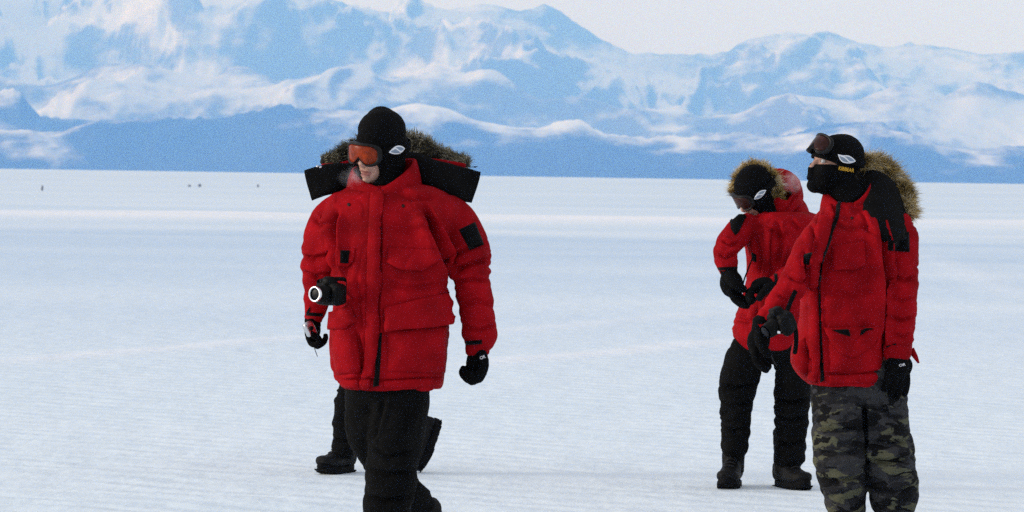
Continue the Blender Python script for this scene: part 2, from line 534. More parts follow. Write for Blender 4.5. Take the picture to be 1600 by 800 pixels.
def remesh(soup, voxel, smooth=3, fac=0.5):
    V, Fc = join(soup)
    cen = V.mean(0)
    me = bpy.data.meshes.new('tmp')
    me.from_pydata((V - cen).tolist(), [], Fc)
    bm = bmesh.new(); bm.from_mesh(me)
    bmesh.ops.recalc_face_normals(bm, faces=bm.faces)
    bm.to_mesh(me); bm.free()
    o = bpy.data.objects.new('tmp', me)
    COL.objects.link(o)
    m = o.modifiers.new('r', 'REMESH'); m.mode = 'VOXEL'; m.voxel_size = voxel
    if smooth:
        s_ = o.modifiers.new('s', 'SMOOTH'); s_.factor = fac; s_.iterations = smooth
    dg = bpy.context.evaluated_depsgraph_get()
    e = o.evaluated_get(dg)
    em = e.to_mesh()
    n = len(em.vertices)
    co = np.zeros(n * 3, np.float32); em.vertices.foreach_get('co', co)
    Fo = [tuple(p.vertices) for p in em.polygons]
    e.to_mesh_clear()
    bpy.data.objects.remove(o); bpy.data.meshes.remove(me)
    return co.reshape(-1, 3).astype(float) + cen, Fo

def normals(V, Fc):
    me = bpy.data.meshes.new('tmp')
    me.from_pydata(V.tolist(), [], Fc); me.update()
    no = np.zeros(len(V) * 3, np.float32); me.vertices.foreach_get('normal', no)
    bpy.data.meshes.remove(me)
    return no.reshape(-1, 3).astype(float)

def poly_dist(q, pl):
    """distance of 2D points to a polyline, and the parameter 0..1 along it"""
    pl = np.array(pl, float)
    best = np.full(len(q), 1e9); par = np.zeros(len(q)); sgn = np.zeros(len(q))
    seg = np.linalg.norm(np.diff(pl, axis=0), axis=1); tot = seg.sum(); acc = 0
    for i in range(len(pl) - 1):
        a, b = pl[i], pl[i + 1]
        ab = b - a; t = np.clip(((q - a) @ ab) / (ab @ ab), 0, 1)
        dv = q - (a + t[:, None] * ab); d_ = np.linalg.norm(dv, axis=1)
        m_ = d_ < best
        best[m_] = d_[m_]; par[m_] = (acc + t[m_] * seg[i]) / tot
        sgn[m_] = np.sign(ab[0] * dv[m_, 1] - ab[1] * dv[m_, 0])
        acc += seg[i]
    return best, par, sgn

def wrinkle(V, Fc, creases=(), amp=0.004, sx=9, sz=18, seed=0.0, puff=0.0, ridge=0.0, arm=None):
    """push a cloth surface in and out: drawn creases (px polyline, width px, depth m) + random folds.
    arm(px)->0..1 marks sleeves, which fold across; the rest of a coat drapes downwards"""
    N = normals(V, Fc)
    q, z = to_px(V)
    view = V - np.array(CAM); view /= np.linalg.norm(view, axis=1)[:, None]
    facing = np.clip(-(N * view).sum(1) * 3 + 0.4, 0, 1)
    disp = np.zeros(len(V))
    for cr in creases:
        pl, wd, dp = cr[:3]
        wob = 2.2 * np.stack([noise3(V * 11 + seed), noise3(V * 11 + seed + 50)], 1)
        d_, t_, sg = poly_dist(q + wob, pl)
        taper = np.clip(np.minimum(t_, 1 - t_) * 5 + 0.15, 0, 1)
        wd = wd * .7
        soft = np.where(sg > 0, 2.4, 1.0)            # one lip of the fold is round, the other tucked under
        disp += facing * taper * dp * 1.9 * (-np.exp(-(d_ / wd) ** 2) + 0.6 * np.exp(-((d_ - 2.1 * wd * soft ** .5) / (1.1 * wd * soft)) ** 2))
    p = V - V.mean(0)
    wp = p + 0.045 * np.stack([noise3(p * 5 + seed), noise3(p * 5 + seed + 30), noise3(p * 5 + seed + 60)], 1)
    def folds(a, b, sd):
        n1 = noise3(wp * [a, a, b] + sd)
        n2 = noise3(wp * [a * 2.1, a * 2.1, b * 1.9] + sd + 11)
        out = amp * (n1 * 1.5 + n2 * 0.5)
        if ridge:
            k1 = np.clip(1 - np.abs(noise3(wp * [a * .8, a * .8, b * .9] + sd + 23)) * 5.0, 0, 1) ** 1.5
            k2 = np.clip(1 - np.abs(noise3(wp * [a * 1.7, a * 1.7, b * 1.6] + sd + 37)) * 5.5, 0, 1) ** 1.5
            gate = np.clip(0.5 + 2.2 * noise3(p * 6 + sd + 70), 0, 1)
            out = out - ridge * gate * (k1 + .5 * k2)
        return out
    if arm is None:
        disp += folds(sx, sz, seed)
    else:
        w_ = np.clip(arm(q), 0, 1)
        disp += w_ * .75 * folds(6, 13, seed) + (1 - w_) * 0.8 * folds(10, 4.5, seed + 3)
    if puff:
        disp += puff * noise3(p * [5, 5, 7] + seed + 40)
    return V + N * disp[:, None]

class Surf:
    def __init__(s, V, Fc):
        s.V, s.F = V, Fc
        s.b = BVHTree.FromPolygons(V.tolist(), Fc)
    def hit(s, x, y, default=15.0, spin=None):
        d_ = W(x, y, 1.0) - CAM
        d_.normalize()
        loc, no, i, dist = s.b.ray_cast(CAM, d_)
        if loc is None:
            loc, no, i, dist = s.b.find_nearest(W(x, y, default))
        if no.dot(d_) > 0:
            no = -no
        return np.array(loc), np.array(no)

def decal(name, surf, poly, material, parent, thick=0.004, pillow=0.0, res=4.0, depth=15.0, lift=0.0, gap=0.0, gdir=(0, 1)):
    """a piece of cloth lying on a surface, outline given in pixels, with real thickness"""
    poly = [np.array(p, float) for p in poly]
    out = []
    for a, b in zip(poly, poly[1:] + poly[:1]):
        m_ = max(1, int(round(np.linalg.norm(b - a) / res)))
        for i in range(m_):
            out.append(a + (b - a) * i / m_)
    out = np.array(out)
    nb = len(out)
    pts = [Vector(p) for p in out]
    x0, y0 = out.min(0); x1, y1 = out.max(0)
    cl = np.concatenate([out, out[:1]])
    gx_, gy_ = np.meshgrid(np.arange(x0 + res * 0.5, x1, res), np.arange(y0 + res * 0.5, y1, res))
    g = np.stack([gx_.ravel(), gy_.ravel()], 1)
    if len(g):
        ins = np.zeros(len(g), bool)
        for a, b in zip(out, np.roll(out, -1, 0)):
            c1 = (a[1] > g[:, 1]) != (b[1] > g[:, 1])
            with np.errstate(divide='ignore', invalid='ignore'):
                xx = (b[0] - a[0]) * (g[:, 1] - a[1]) / (b[1] - a[1]) + a[0]
            ins ^= c1 & (g[:, 0] < xx)
        dd, _, _ = poly_dist(g, cl)
        g = g[ins & (dd > res * 0.45)]
        pts += [Vector(p) for p in g]
    r_ = delaunay_2d_cdt(pts, [(i, (i + 1) % nb) for i in range(nb)], [list(range(nb))], 1, 1e-4)
    vs = np.array([v[:] for v in r_[0]]); tris = [tuple(f) for f in r_[2]]
    dd, _, _ = poly_dist(vs, cl)
    inner = max(dd.max(), 1e-6)
    hit = [surf.hit(x, y, depth) for x, y in vs]
    L = np.array([h[0] for h in hit]); N = np.array([h[1] for h in hit])
    for _ in range(2):      # soften normals so edges stay clean
        acc = N.copy()
        for t_ in tris:
            m_ = N[list(t_)].mean(0)
            for i in t_:
                acc[i] += m_
        N = acc / np.linalg.norm(acc, axis=1)[:, None]
    e = np.clip(dd / (1.2 * res), 0, 1)
    top = L + N * (lift + thick * (0.65 + 0.35 * e) + pillow * np.sin(np.clip(dd / inner, 0, 1) * math.pi / 2))[:, None]
    bot = L - N * 0.004
    if gap:      # the free edge of a flap stands off the coat
        g_ = vs @ np.array(gdir, float); g_ = (g_ - g_.min()) / (g_.max() - g_.min())
        off = gap * np.clip(g_ * 1.3 - .15, 0, 1)
        top = top + N * off[:, None]
        bot = bot + N * (off * 1.25)[:, None]
    n = len(vs)
    V = np.concatenate([top, bot])
    Fc = []
    cnt = {}
    for t_ in tris:
        a, b, c = t_
        nn = np.cross(top[b] - top[a], top[c] - top[a])
        if nn @ N[a] < 0:
            t_ = (a, c, b)
        Fc.append(t_); Fc.append(tuple(i + n for i in t_[::-1]))
        for u_, v_ in ((t_[0], t_[1]), (t_[1], t_[2]), (t_[2], t_[0])):
            cnt[(u_, v_)] = True
    for (u_, v_) in list(cnt):
        if (v_, u_) not in cnt:
            Fc.append((v_, u_, u_ + n, v_ + n))
    return mesh_obj(name, V, Fc, material, parent)

def ribbon(surf, pl, wd, **kw):
    """polygon of constant width along a pixel polyline"""
    p = resample(pl, 4) if len(pl) > 2 else np.array(pl, float)
    T = np.gradient(p, axis=0); T /= np.linalg.norm(T, axis=1)[:, None]
    Nn = np.stack([-T[:, 1], T[:, 0]], 1) * wd / 2
    return [tuple(a) for a in (p + Nn)] + [tuple(a) for a in (p - Nn)[::-1]]

def band(rows, n=14, ex=4.0, sub=4, loop=False):
    """flat thick strap: rows of (top xyz, bottom xyz, thickness)"""
    q = resample([list(a) + list(b) + [t_] for a, b, t_ in rows], sub)
    A, B, TH = q[:, :3], q[:, 3:6], q[:, 6]
    C = (A + B) / 2
    T = np.gradient(C, axis=0)
    th = np.linspace(0, 2 * math.pi, n, endpoint=False)
    cx = np.sign(np.cos(th)) * np.abs(np.cos(th)) ** (2 / ex)
    sy = np.sign(np.sin(th)) * np.abs(np.sin(th)) ** (2 / ex)
    rings = []
    for i in range(len(C)):
        ax = (A[i] - B[i]) / 2
        nn = np.cross(ax, T[i]); nn /= np.linalg.norm(nn) + 1e-12
        rings.append(C[i] + np.outer(cx, ax) + np.outer(sy, nn * TH[i] / 2))
    return loft(rings)

def fur(name, path, n, length, material, parent, seed=1, droop=(0, 0, -0.2), spread=1.0, palette=None, outward=None):
    """path rows: x, y, z, radius (world).  Many fine tapered hairs on a bendy roll"""
    rs = np.random.RandomState(seed)
    q = resample(path, 8)
    t_ = rs.rand(n) * (len(q) - 1)
    i = np.minimum(t_.astype(int), len(q) - 2); f = (t_ - i)[:, None]
    C = q[i] * (1 - f) + q[i + 1] * f
    T = q[i + 1, :3] - q[i, :3]; T /= np.linalg.norm(T, axis=1)[:, None]
    d_ = rs.normal(size=(n, 3))
    d_ -= (d_ * T).sum(1)[:, None] * T
    d_ /= np.linalg.norm(d_, axis=1)[:, None]
    if outward is not None:
        d_ = d_ + np.array(outward) * 0.8
        d_ /= np.linalg.norm(d_, axis=1)[:, None]
    base = C[:, :3] + d_ * (C[:, 3] * (0.35 + 0.65 * rs.rand(n)))[:, None]
    clump = np.stack([noise3(base * 38 + k * 50 + seed) for k in range(3)], 1)
    dirn = d_ * 0.75 + 1.5 * spread * clump + rs.normal(size=(n, 3)) * 0.16 + np.array(droop) + T * 1.3 * noise3(base * 11 + 90)[:, None]
    dirn /= np.linalg.norm(dirn, axis=1)[:, None]
    ln = length * (0.35 + 0.55 * rs.rand(n) + 0.9 * rs.rand(n) ** 6) * (1 + 0.5 * noise3(base * 25 + 7))
    side = np.cross(dirn, rs.normal(size=(n, 3))); side /= np.linalg.norm(side, axis=1)[:, None]
    wd = 0.0005 + 0.0006 * rs.rand(n)
    mid = base + dirn * (ln * 0.55)[:, None]
    bend = dirn + 0.5 * np.array(droop) + rs.normal(size=(n, 3)) * 0.18
    bend /= np.linalg.norm(bend, axis=1)[:, None]
    tip = mid + bend * (ln * 0.45)[:, None]
    V = np.stack([base - side * wd[:, None], base + side * wd[:, None], mid + side * wd[:, None] * 0.8, mid - side * wd[:, None] * 0.8, tip], 1).reshape(-1, 3)
    Fc = []
    for k in range(n):
        a = 5 * k
        Fc += [(a, a + 1, a + 2, a + 3), (a + 3, a + 2, a + 4)]
    core_p = q[:, :3]
    cv, cf = tube3(core_p, q[:, 3] * 0.8, 10)
    nv = len(V)
    V = np.concatenate([V, cv]); Fc += [tuple(j + nv for j in c) for c in cf]
    o = mesh_obj(name, V, Fc, material, parent)
    pal = np.array(palette)
    zone = noise3(base * 16 + seed * 3) * 0.9 + rs.normal(size=n) * 0.22 + 0.5
    ix = np.clip(zone * len(pal), 0, len(pal) - 1).astype(int)
    col = pal[ix] * (0.8 + 0.4 * rs.rand(n))[:, None]
    cols = np.repeat(col[:, None], 5, 1)
    cols[:, :2] = cols[:, :2] * 0.45 + pal[0] * 0.4      # darker underfur
    cols = np.concatenate([cols.reshape(-1, 3), np.repeat(pal[:1] * 0.7, len(cv), 0)])
    at = o.data.attributes.new('hair_tint', 'FLOAT_COLOR', 'POINT')
    at.data.foreach_set('color', np.concatenate([cols, np.ones((len(cols), 1))], 1).astype(np.float32).ravel())
    return o

def frame(yaw, pitch, roll):
    """columns: side (image right when facing the camera), forward, up"""
    M = Matrix.Rotation(-rad(yaw), 3, 'Z') @ Matrix.Rotation(rad(pitch), 3, 'X') @ Matrix.Rotation(rad(roll), 3, 'Y')
    A = np.array(M)
    return np.stack([A @ [1, 0, 0], A @ [0, -1, 0], A @ [0, 0, 1]], 1)

def head_soup(c, B, g=0.0, face=True):
    """skull, face and jaw in metres; g = how far to grow (for knitted covers)"""
    def e(p, r):
        return ellipsoid(c + B @ np.array(p, float), np.array(r) + g, B)
    out = [e((0, -.012, .03), (.078, .098, .092)), e((0, .028, -.05), (.062, .066, .082)), e((0, .052, -.098), (.037, .038, .032)),
           e((.04, .052, -.035), (.03, .034, .03)), e((-.04, .052, -.035), (.03, .034, .03)), e((0, .072, .016), (.055, .024, .018))]
    if face:
        C = np.array([c + B @ np.array(p) for p in ((0, .086, .01), (0, .102, -.018), (0, .112, -.042), (0, .104, -.054))])
        out.append(tube3(C, np.array([.009, .010, .0135, .011]) + g, 12))
        for s_ in (-1, 1):
            out.append(e((s_ * .0125, .099, -.049), (.009, .011, .008)))
            out.append(e((s_ * .066, -.008, -.012), (.008, .018, .026)))
        out.append(e((0, .0895, -.074), (.027, .012, .0075)))
        out.append(e((0, .0875, -.0945), (.023, .012, .0085)))
        out.append(e((0, .084, -.116), (.017, .014, .014)))
    return out

def set_mats(o, mats, fn):
    """extra material slots chosen per face by fn(centres)->index"""
    for m_ in mats:
        o.data.materials.append(m_)
    n = len(o.data.polygons)
    c = np.zeros(n * 3, np.float32); o.data.polygons.foreach_get('center', c)
    ix = fn(c.reshape(-1, 3) + np.array(o['_o']))
    o.data.polygons.foreach_set('material_index', ix.astype(np.int32))

def add_solid(o, t_, off=-1.0):
    m_ = o.modifiers.new('cloth thickness', 'SOLIDIFY')
    m_.thickness = t_; m_.offset = off
    return o

def cover(name, c, B, neck, hole, material, parent, grow=0.013, voxel=0.0045, extra=(), wr=0.0015):
    """knitted balaclava: grown head with an opening hole(local) -> bool"""
    soup = head_soup(c, B, grow, face=False) + [neck] + list(extra)
    V, Fc = remesh(soup, voxel, 4)
    V = wrinkle(V, Fc, (), wr, 20, 30, 3.0, puff=wr)
    loc = (V - c) @ B
    cut = hole(loc)
    Fc2 = [f for f in Fc if not all(cut[i] for i in f)]
    # smooth the rim of the opening
    ed = {}
    for f in Fc2:
        for a, b in zip(f, f[1:] + f[:1]):
            ed[(min(a, b), max(a, b))] = ed.get((min(a, b), max(a, b)), 0) + 1
    rim = {}
    for (a, b), k in ed.items():
        if k == 1:
            rim.setdefault(a, []).append(b); rim.setdefault(b, []).append(a)
    for _ in range(12):
        nv = {i: V[j].mean(0) for i, j in rim.items()}
        for i, p in nv.items():
            V[i] = V[i] * 0.5 + p * 0.5
    used = sorted({i for f in Fc2 for i in f}); mp = {i: k for k, i in enumerate(used)}
    o = mesh_obj(name, V[used], [tuple(mp[i] for i in f) for f in Fc2], material, parent)
    add_solid(o, 0.006)
    return o

def goggles(c, B, parent, M, centre=(0, .118, .004), tilt=0.0, strap_up=0.012, strap_drop=0.0, hw=.086, ht=.044, hb=.037, grow=.017, emblem=None, flip=False, sx=1.0):
    """ski goggles: frame, lens, strap with a pale leaf emblem. centre/tilt in head coordinates"""
    ca, sa = math.cos(tilt), math.sin(tilt)
    R0 = .105
    def G(a, v, out=0.0):      # arc position a (m), height v -> world
        th = a / R0
        x = (R0 + out) * math.sin(th); y = -(R0) + (R0 + out) * math.cos(th)
        y2, z2 = y * ca - v * sa, y * sa + v * ca
        return c + B @ (np.array(centre) + np.array((x, y2, z2)))
    def outline(k, m_=72):
        pts = []
        for i in range(m_):
            th = 2 * math.pi * i / m_
            cx, sy = math.cos(th), math.sin(th)
            x = hw * k * math.copysign(abs(cx) ** 0.55, cx)
            y = (ht if sy > 0 else hb) * k * math.copysign(abs(sy) ** 0.7, sy)
            if sy < 0:
                y += 0.034 * k * math.exp(-(x / (0.022 * k)) ** 2)
            pts.append((x, y))
        return pts
    o_out, o_in = outline(1.0), outline(0.80)
    rings = [[G(x, y, -.030) for x, y in outline(1.0)], [G(x, y, -.006) for x, y in outline(1.04)], [G(x, y, .004) for x, y in outline(1.0)], [G(x, y, .005) for x, y in outline(.90)],
             [G(x, y, .001) for x, y in o_in], [G(x, y, -.022) for x, y in outline(.83)]]
    V, Fc = loft(rings, loop=True)
    fr = mesh_obj('goggles', V, Fc, M['goggle_frame'], parent)
    # lens: concentric rings, slightly domed
    rr = [[G(x, y, 0.0015 + .003 * (1 - k * k)) for x, y in outline(.815 * k)] for k in (1, .8, .6, .4, .2, .03)]
    V, Fc = loft(rr, cap=False)
    Fc.append(tuple(range(len(V) - 72, len(V))))
    le = mesh_obj('lens', V, Fc, M['lens'], fr)
    add_solid(le, .002)
    # strap round the back of the head
    rows = []
    for k in np.linspace(0, 1, 25):
        th = k * 2 * math.pi
        # from one side of the frame round the back to the other
        ang = math.pi * (0.5 + 0.13) - 0 + k * (2 * math.pi - 2 * math.pi * 0.13 - math.pi) if False else math.radians(38) + k * math.radians(284)
        rx, ry = .078 + grow + .004, .098 + grow + .006
        px_ = rx * math.sin(ang); py_ = -.012 + ry * math.cos(ang)
        if k < .04 or k > .96:
            e_ = G(hw * (1 if k < .5 else -1) * 0.98, .0, -.014)
            rows.append((e_ + B[:, 2] * .018, e_ - B[:, 2] * .018, .004)); continue
        z_ = strap_up + strap_drop * (1 - abs(2 * k - 1)) + (centre[2] - strap_up) * max(0, abs(2 * k - 1) - .75) * 4
        p_ = c + B @ np.array((px_, py_, z_))
        lean = B[:, 2] * .020
        rows.append((p_ + lean, p_ - lean, .004))
    V, Fc = band(rows, sub=3)
    st = mesh_obj('strap', V, Fc, M['strap'], fr)
    if emblem:
        (ex, ey), L_, bul = emblem
        Q = resample([np.concatenate([(a_ + b_) / 2, (a_ - b_) / np.linalg.norm(a_ - b_)]) for a_, b_, _ in rows], 8)
        C_, U_ = Q[:, :3], Q[:, 3:]
        T_ = np.gradient(C_, axis=0); T_ /= np.linalg.norm(T_, axis=1)[:, None]
        N_ = np.cross(T_, U_); N_ /= np.linalg.norm(N_, axis=1)[:, None]
        N_ *= np.sign(((C_ - c) * N_).sum(1))[:, None]
        q_, z_ = to_px(C_)
        s_arc = np.concatenate([[0], np.cumsum(np.linalg.norm(np.diff(C_, axis=0), axis=1))])
        near = (N_ @ (-FV)) > -.2
        i0 = int(np.argmin(np.where(near, np.abs(q_[:, 0] - ex) + np.abs(q_[:, 1] - ey), 1e9)))
        def on(s_, h_, lift):
            x_ = s_arc[i0] + s_
            g_ = lambda A_: np.array([np.interp(x_, s_arc, A_[:, k]) for k in range(3)])
            return g_(C_) + g_(U_) * h_ + g_(N_) * (.0022 + lift)
        def leafm(name, s0, s1, kk, material, lift, m_=20):
            V, Fc = [], []
            for k_, u_ in enumerate(np.linspace(0, 1, m_)):
                w_ = kk * math.sin(math.pi * min(max(u_, .012), .988)) ** .8
                for e_ in (-1, -.5, 0, .5, 1):
                    V.append(on(s0 + (s1 - s0) * u_, w_ * e_, lift))
                if k_:
                    Fc += [(5 * k_ + r_, 5 * k_ + r_ + 1, 5 * k_ - 4 + r_, 5 * k_ - 5 + r_) for r_ in range(4)]
            return add_solid(mesh_obj(name, V, Fc, material, fr), .0012, 0)
        leafm('emblem', -L_ / 2, L_ / 2, bul, M['emblem_white'], .0006)
        leafm('emblem_fill', -L_ * .41, L_ * .41, bul * .72, M['emblem_grey'], .0016)
        V, Fc = [], []
        for k_, u_ in enumerate(np.linspace(-.34, .34, 16)):
            h_ = bul * .50 * math.sin(u_ / .34 * math.pi * .8) * (1 if flip else -1)
            V += [on(L_ * u_, h_ + bul * .17, .0026), on(L_ * u_, h_ - bul * .17, .0026)]
            if k_: Fc.append((2 * k_ - 2, 2 * k_ - 1, 2 * k_ + 1, 2 * k_))
        add_solid(mesh_obj('emblem_stroke', V, Fc, M['emblem_white'], fr), .0010, 0)
    return fr, st

def hand(wrist, axis, palm, M, parent, name='glove', curl=(35, 55, 40), thumb=1, size=1.0, spread=1.0, thumb_curl=20, puff=1.0, thumb_in=0.3, fat=1.0):
    """glove with a palm and five separate bent fingers.  axis wrist->knuckles, palm = direction the palm faces"""
    a = np.array(axis, float); a /= np.linalg.norm(a)
    n_ = np.array(palm, float); n_ -= a * (a @ n_); n_ /= np.linalg.norm(n_)
    s_ = np.cross(a, n_) * thumb
    w_ = np.array(wrist, float)
    L = lambda x, y, z: w_ + size * (a * x + s_ * y + n_ * z)
    B = np.stack([a, s_, n_], 1)
    soup = [ellipsoid(L(.052, 0, 0), np.array((.060, .048, .026)) * size * [1, 1, puff], B), tube3([L(-.03, 0, 0), L(.0, 0, 0), L(.035, 0, 0)], np.array([.037, .036, .036]) * size, 16),
            ellipsoid(L(.035, .030, .012), np.array((.036, .022, .022)) * size, B)]
    lens_ = [(.036, .026, .022), (.042, .028, .024), (.040, .027, .023), (.032, .022, .020)]
    for k in range(4):
        y = (.034 - .0225 * k) * spread
        p = [np.array((.088 - .004 * abs(k - 1), y, .002))]
        ang = 0.0
        for j, l_ in enumerate(lens_[k]):
            ang += rad(curl[j] * (1 + .10 * (k - 1)))
            p.append(p[-1] + np.array((math.cos(ang) * l_, (.012 if j == 0 else .003) * (1.5 - k) * (spread - .9), math.sin(ang) * l_)))
        p = resample(p, 4)
        soup.append(tube3([L(*q) for q in p], np.linspace(.0128, .0098, len(p)) * size * fat, 12))
    tp = [np.array((.018, .034, .010)), np.array((.045, .058, .020)), np.array((.072, .062, .034 + .02 * thumb_in))]
    ta = rad(thumb_curl)
    tp.append(tp[-1] + np.array((.026 * math.cos(ta), -.020 * math.sin(ta) - .012 * thumb_in, .018 * math.sin(ta) + .012)))
    tp = resample(tp, 4)
    soup.append(tube3([L(*q) for q in tp], np.linspace(.0165, .0115, len(tp)) * size * fat, 12))
    V, Fc = remesh(soup, .0032 * size, 3)
    V = wrinkle(V, Fc, (), .0012, 40, 40, 5.0)
    return mesh_obj(name, V, Fc, M['glove'], parent), V, Fc

def boot(ankle, toe_dir, up, M, parent, size=1.0, name='boot'):
    """felt-lined winter boot; ankle world point is the middle of the shaft 0.13 above the sole"""
    f = np.array(toe_dir, float); f /= np.linalg.norm(f)
    u = np.array(up, float); u -= f * (u @ f); u /= np.linalg.norm(u)
    s_ = np.cross(f, u)
    A = np.array(ankle, float)
    rock = lambda x: 2.0 * max(0, x - .09) ** 2 + 6.0 * max(0, -.055 - x) ** 2
    L = lambda x, y, z: A + size * (f * x + s_ * y + u * (z + (rock(x) if z < .13 else 0) - .13))
    B = np.stack([f, s_, u], 1)
    soup = []
    rings = []
    th = np.linspace(0, 2 * math.pi, 22, endpoint=False)
    for x, hw, z0, z1 in ((-.098, .030, .03, .09), (-.09, .042, .025, .13), (-.06, .047, .025, .16), (-.02, .047, .025, .165), (.03, .046, .025, .145), (.08, .052, .025, .115), (.13, .056, .025, .098), (.17, .052, .025, .088), (.20, .040, .027, .075), (.213, .022, .03, .06)):
        zc, zr = (z0 + z1) / 2, (z1 - z0) / 2
        rings.append([L(x, hw * math.copysign(abs(math.cos(t_)) ** .8, math.cos(t_)), zc + zr * math.copysign(abs(math.sin(t_)) ** .8, math.sin(t_))) for t_ in th])
    soup.append(loft(rings))
    soup.append(tube3([L(-.025, 0, .08), L(-.028, 0, .15), L(-.032, 0, .24), L(-.036, 0, .29)], np.array([.056, .058, .060, .062]) * size, 18))
    V, Fc = remesh(soup, .005, 4)
    V = wrinkle(V, Fc, (), .0025, 18, 30, 2.0, ridge=.003)
    o = mesh_obj(name, V, Fc, M['boot'], parent)
    # sole with a heel and lugs
    rings = []
    for z, g in ((0.0, .0), (.006, .003), (.022, .004), (.034, .002)):
        r_ = []
        for i in range(40):
            t_ = 2 * math.pi * i / 40
            x = .056 + (.160 + g) * math.copysign(abs(math.cos(t_)) ** .85, math.cos(t_))
            wd = np.interp(x, [-.1, -.05, .02, .12, .18, .22], [.036, .046, .044, .058, .052, .034]) + g
            r_.append(L(x, wd * math.copysign(abs(math.sin(t_)) ** .7, math.sin(t_)), z))
        rings.append(r_)
    V, Fc = loft(rings)
    so = mesh_obj('sole', V, Fc, M['sole'], o)
    lug = []
    for i in range(9):
        x = -.085 + i * .036
        wd = np.interp(x, [-.1, -.05, .02, .12, .18, .22], [.032, .042, .040, .052, .046, .03])
        if i == 4: continue
        r_ = [[L(x + dx, y, z) for dx, y in ((-.011, -wd), (.011, -wd), (.011, wd), (-.011, wd))] for z in (-.004, .002)]
        lug.append(loft(r_))
    V, Fc = join(lug)
    mesh_obj('tread', V, Fc, M['sole'], o, smooth=False)
    # lace rows across the instep
    la = []
    for k in range(4):
        x, z = .012 + k * .028, .158 - k * .014
        C = [L(x, y, z + .003 - (y / .03) ** 2 * .012) for y in np.linspace(-.026, .026, 7)]
        la.append(tube3(C, np.full(7, .0028), 6))
    V, Fc = join(la)
    mesh_obj('lace', V, Fc, M['lace'], o)
    return o

def disc_stud(name, surf, x, y, r, material, parent, depth=15.0):
    poly = [(x + r * math.cos(t_), y + r * math.sin(t_)) for t_ in np.linspace(0, 2 * math.pi, 10, endpoint=False)]
    return decal(name, surf, poly, material, parent, .004, res=r * .7, depth=depth)

def letters(text, surf, a, b, size, material, parent, name='lettering', depth=15.0, bold=0.0):
    """flat print: text outline laid on the surface between two pixels"""
    cu = bpy.data.curves.new('t', 'FONT'); cu.body = text; cu.size = 1.0; cu.offset = bold
    o = bpy.data.objects.new('t', cu); COL.objects.link(o)
    dg = bpy.context.evaluated_depsgraph_get()
    em = o.evaluated_get(dg).to_mesh()
    v = np.array([q.co[:] for q in em.vertices]); f = [tuple(p.vertices) for p in em.polygons]
    o.evaluated_get(dg).to_mesh_clear()
    bpy.data.objects.remove(o); bpy.data.curves.remove(cu)
    v[:, 0] = (v[:, 0] - v[:, 0].min()) / (v[:, 0].max() - v[:, 0].min())
    v[:, 1] = v[:, 1] / .7
    a, b = np.array(a, float), np.array(b, float)
    t_ = b - a; nn = np.array([t_[1], -t_[0]]) / np.linalg.norm(t_)
    out = []
    for q in v:
        p = a + t_ * q[0] + nn * size * q[1]
        l_, n_ = surf.hit(p[0], p[1], depth)
        out.append(l_ + n_ * .0016)
    return mesh_obj(name, out, f, material, parent, smooth=False)

# ------------------------------------------------------------------ cloth and gear materials
def fabric(name, col, dark=0.75, grain=600.0, bump=.0006, rough=.9, sheen=.0, spec=.08):
    m_ = mat(name, col, rough, spec=spec, sheen=sheen)
    t = m_.node_tree; b = t.nodes['Principled BSDF']
    tc = t.nodes.new('ShaderNodeTexCoord')
    n1 = t.nodes.new('ShaderNodeTexNoise'); n1.inputs['Scale'].default_value = 9; n1.inputs['Detail'].default_value = 5
    n2 = t.nodes.new('ShaderNodeTexNoise'); n2.inputs['Scale'].default_value = grain; n2.inputs['Detail'].default_value = 2
    n3 = t.nodes.new('ShaderNodeTexNoise'); n3.inputs['Scale'].default_value = 45; n3.inputs['Detail'].default_value = 4
    n4 = t.nodes.new('ShaderNodeTexNoise'); n4.inputs['Scale'].default_value = 15; n4.inputs['Detail'].default_value = 3; n4.inputs['Distortion'].default_value = 1.2
    for n in (n1, n2, n3, n4):
        t.links.new(tc.outputs['Object'], n.inputs['Vector'])
    ad = t.nodes.new('ShaderNodeMath'); ad.operation = 'MULTIPLY_ADD'; ad.inputs[1].default_value = .6
    t.links.new(n2.outputs['Fac'], ad.inputs[0]); t.links.new(n1.outputs['Fac'], ad.inputs[2])
    r = t.nodes.new('ShaderNodeMapRange')
    r.inputs['From Min'].default_value = .5; r.inputs['From Max'].default_value = 1.1
    r.inputs['To Min'].default_value = dark; r.inputs['To Max'].default_value = 2 - dark
    t.links.new(ad.outputs[0], r.inputs['Value'])
    mx = t.nodes.new('ShaderNodeMix'); mx.data_type = 'RGBA'; mx.blend_type = 'MULTIPLY'
    mx.inputs[0].default_value = 1; mx.inputs[6].default_value = (*col, 1)
    t.links.new(r.outputs[0], mx.inputs[7]); t.links.new(mx.outputs[2], b.inputs['Base Color'])
    hb = t.nodes.new('ShaderNodeMath'); hb.operation = 'MULTIPLY_ADD'; hb.inputs[1].default_value = 2.5
    h4 = t.nodes.new('ShaderNodeMath'); h4.operation = 'MULTIPLY_ADD'; h4.inputs[1].default_value = 4.0
    t.links.new(n4.outputs['Fac'], h4.inputs[0]); t.links.new(n2.outputs['Fac'], h4.inputs[2])
    t.links.new(n3.outputs['Fac'], hb.inputs[0]); t.links.new(h4.outputs[0], hb.inputs[2])
    bp = t.nodes.new('ShaderNodeBump'); bp.inputs['Distance'].default_value = bump; bp.inputs['Strength'].default_value = 1
    t.links.new(hb.outputs[0], bp.inputs['Height']); t.links.new(bp.outputs[0], b.inputs['Normal'])
    return m_

